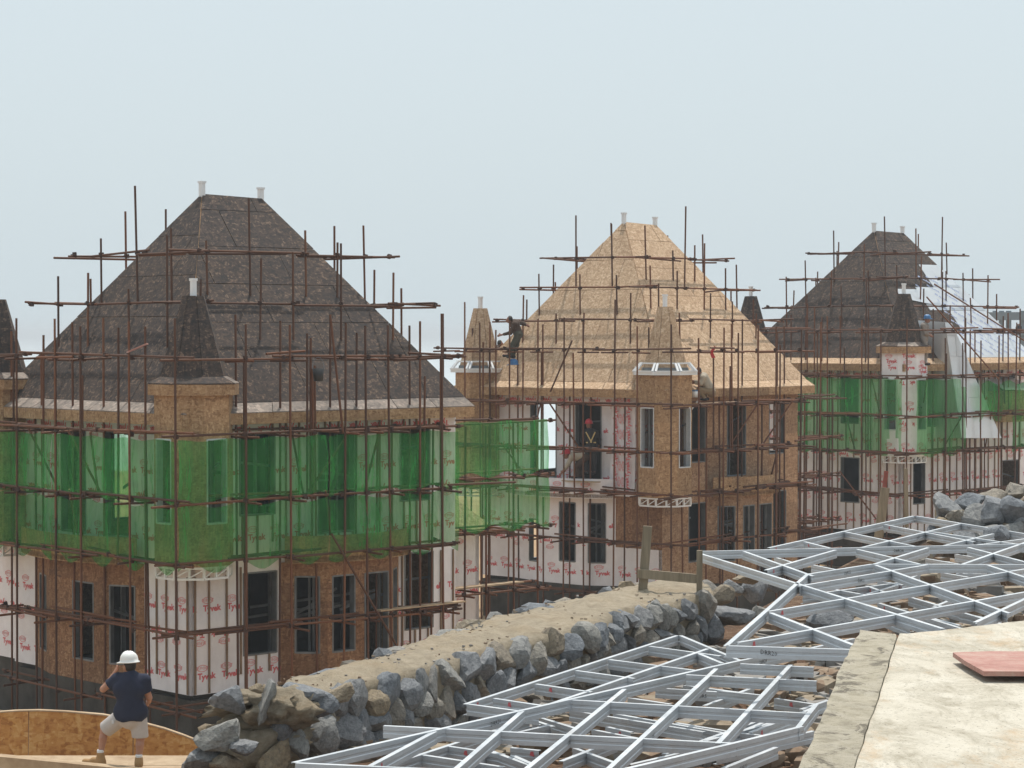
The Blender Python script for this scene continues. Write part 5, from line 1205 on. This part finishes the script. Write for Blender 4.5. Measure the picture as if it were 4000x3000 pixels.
# bucket on the near scaffold
bo = H1.w(H1.R(1200, 1460, 1.0)[0], -1.42, H1.R(1200, 1490, 1.42)[1])
bk = empty('bucket', bo); tag(bk, 'black bucket hanging from the near scaffold', 'bucket')
c16 = lambda r_, z: [(r_ * math.cos(k * math.pi / 8), r_ * math.sin(k * math.pi / 8), z) for k in range(16)]
MB().loft([c16(.105, 0), c16(.14, .3), c16(.128, .3), c16(.095, .02)]).build('pail', 'black_plastic', bk, True)
hd = MB(); pts = [Vector((.14 * math.cos(t_), 0, .29 + .28 * math.sin(t_))) for t_ in [k * math.pi / 8 for k in range(9)]]
for a, b in zip(pts, pts[1:]): hd.bar(a, b, .012, .012)
hd.build('handle', 'steel_dull', bk)
# white bucket beside the squatting man, rope and blue helmet
q = at_y(2714, 1552, H2.w(1.1, -1.05, 0).y); pb = empty('bucket', q); tag(pb, 'white paint bucket beside the squatting man', 'bucket')
MB().loft([c16(.11, 0), c16(.13, .24), c16(.12, .24), c16(.1, .02)]).build('pail', 'white_metal', pb, True); MB().loft([c16(.132, .2), c16(.134, .24)], cap=False).build('band', 'blue_helmet', pb, True)
hh = empty('hanging_helmet', at_y(2006, 1425, 78)); tag(hh, 'blue helmet hanging below the bending roofer', 'helmet')
helmet(hh, (0, 0, 0), 2.5, 'blue_helmet', 1.25); MB().bar((0, 0, .1), (.05, .02, .6), .012, .012).build('cord', 'dark_cloth', hh)
fl = empty('flag', H2.w(.9, -1.36, 7.6)); tag(fl, 'small red rag tied to the scaffold by the strand-board turret', 'flag')
MB().prism([(-.02, 0, 0), (.10, .02, .02), (.02, .04, .2), (.13, .03, .36), (.06, 0, .4), (-.1, 0, .2)], (0, .01, 0)).build('cloth', 'red_cloth', fl)
# long white steel strut propped beside the strand-board turret, and a loose house-wrap sheet
def lp(h, x, y, z): return h.w(x, y, z)
m = MB(); a = at_y(2676, 1820, H2.w(.9, -.6, 0).y); b = at_y(2676, 1568, H2.w(.9, -.6, 0).y); c = at_y(2678, 1630, H2.w(.9, -.6, 0).y); d = at_y(2728, 1562, H2.w(1.3, -.9, 0).y)
st = empty('steel_strut', a); tag(st, 'white steel strut with diagonal propped beside the strand-board turret', 'strut')
MB().bar((0, 0, 0), b - a, .09, .06, (0, 1, 0)).build('upright', 'white_metal', st); MB().bar(c - a, d - a, .05, .05).build('diagonal', 'white_metal', st)
m = MB(); n_u, n_v = 16, 24; u0, u1 = H2.L(2480, 1800, .1)[0], H2.L(2385, 1800, .1)[0]
for j in range(n_v + 1):
    for i in range(n_u + 1):
        u = u0 + (u1 - u0) * i / n_u; t_ = j / n_v; z = 6.3 + (3.0 - 6.3 + .45 * (i / n_u) ** 2) * t_; off = .05 + .12 * t_ ** 3 + .04 * noise.noise(Vector((u * 2, z, 4))) * (1 + t_)
        m.v.append((-off, u, z))
for j in range(n_v):
    for i in range(n_u): a = j * (n_u + 1) + i; m.f.append((a, a + 1, a + n_u + 2, a + n_u + 1))
ws = empty('wrap_sheet', H2.o, H2.a); tag(ws, 'loose white house-wrap sheet hanging beside the strand-board turret', 'sheet'); m.build('sheet', 'house_wrap', ws, True)
mr, mp = MB(), MB()
for k in range(6):
    z = 6.0 - k * .52
    for uu, sg in ((u0 + .25 * (u1 - u0), 1), (u0 + .75 * (u1 - u0), -1)):
        t_ = (6.3 - z) / 3.3; off = .075 + .12 * t_ ** 3 + .05
        oo_ = Vector((-off, uu, z)); flat_add(mr, WORD, oo_, Vector((0, 0, sg)), Vector((0, sg, 0)), .2)
        oval_add(mp, oo_ + Vector((0, .17 * sg, .1)), Vector((0, 0, sg)), Vector((0, sg, 0)), .14, .08)
stuff(mr.build('printed_lettering', 'red_print', ws)); stuff(mp.build('printed_emblem', 'pink_print', ws))
# scaffold boards lying on the near scaffold
def plank(h, label, x0, y0, x1, y1, z, w=.22, mat='plank', tilt=0):
    m = MB(); m.bar((x0, y0, z), (x1, y1, z + tilt), w, .035); o = m.build('scaffold_board', mat); o.location = h.o; o.rotation_euler = (0, 0, h.a); return tag(o, label, 'board', 'loose boards on the scaffolds')
plank(H1, 'short reddish board lying on the near scaffold left of the turret spire', -1.35, .55, -1.0, .25, 7.98, .3, 'red_board', .2)
plank(H1, 'pale board on the scaffold across the near bay windows', 4.6, -1.25, 7.4, -1.2, 1.72)
plank(H1, 'long board on the wing scaffold, below the bright nets', 8.9, 1.3, 11.8, 1.4, 1.68, .3)
plank(H1, 'second board on the wing scaffold, behind the first', 9.1, 1.7, 12.0, 1.65, 1.64, .25)
plank(H2, 'board carrying the squatting man by the turret', .6, -.95, 3.0, -.92, 6.12, .3)
plank(H2, 'board carrying the worker in the yellow harness', -.85, 2.0, -.8, 4.4, 3.5, .3)
# distant steel building frame
df = empty('distant_frame', at_y(3900, 1420, 130)); tag(df, 'distant grey steel building frame beyond the foil-roofed house', 'frame')
o = df.location.copy(); Q = lambda x, y, dd=130: at_y(x, y, dd) - o
zb = Z_LOW - o.z - 4
for x, w in ((3782, .34), (3827, .5), (3885, .28), (3912, .42), (3940, .42), (3994, .42), (4050, .4)):
    p = Q(x, 1214); MB().bar((p.x, 0, zb), p, w * .62, .25).build('column', 'grey_paint', df)
for y, h_ in ((1236, .45), (1301, .32), (1400, .3)):
    a, b = Q(3768, y), Q(4120, y - 2); MB().bar(a + Vector((0, -.2, 0)), b + Vector((0, -.2, 0)), .2, h_).build('beam', 'grey_paint', df)
for x0, x1 in ((3840, 3880), (3782, 3822)):
    for a, b in (((x0, 1248), (x1, 1296)), ((x0, 1296), (x1, 1248)), ((x0, 1310), (x1, 1395))): MB().bar(Q(*a), Q(*b), .09, .09).build('bracing', 'grey_paint', df)
# shrubs behind the near house, seen through its back opening
def shrub(c, r_, hgt, label, n=900):
    root = empty('shrub', c); tag(root, label, 'shrub', 'shrubs behind the houses'); m = MB()
    for k in range(n):
        v = Vector((random.gauss(0, 1), random.gauss(0, 1), random.gauss(0, 1))).normalized() * random.uniform(.5, 1) ** .5
        p = Vector((v.x * r_, v.y * r_, hgt * (.55 + .45 * v.z))); a = Vector((random.gauss(0, 1), random.gauss(0, 1), random.gauss(0, 1))).normalized() * random.uniform(.08, .16); b = a.cross(Vector((random.random(), random.random(), 1))).normalized() * .06
        m.add([p - a, p + b, p + a, p - b], [(0, 1, 2, 3)])
    m.build('foliage', 'leaf', root); MB().loft([[(.06 * math.cos(k), .06 * math.sin(k), -.2) for k in (0, 1.6, 3.1, 4.7)], [(.02 * math.cos(k), .02 * math.sin(k), hgt * .7) for k in (0, 1.6, 3.1, 4.7)]]).build('stem', 'batten_wood', root)
g1 = H1.w(5.2, 11.5, 0); shrub(Vector((g1.x, g1.y, Z_LOW)), 1.3, 3.2, 'green shrub seen through the ground-floor windows of the near house')
# ------------------------------------------------------------------ summer haze
HZ = .0006
m = MB(); m.box((-6500, -60, -10), (6500, 9500, 14.5)); hz = m.build('haze', None); stuff(hz); tag(hz, 'pale summer sea haze filling the air over the site', 'haze')
hm = bpy.data.materials.new('haze'); hm.use_nodes = True; hn = hm.node_tree.nodes
hn.remove(hn['Principled BSDF']); pv = hn.new('ShaderNodeVolumePrincipled'); pv.inputs['Density'].default_value = HZ; pv.inputs['Color'].default_value = (.92, .96, 1, 1); pv.inputs['Anisotropy'].default_value = .2
hm.node_tree.links.new(pv.outputs[0], hn['Material Output'].inputs['Volume']); hz.data.materials.append(hm)
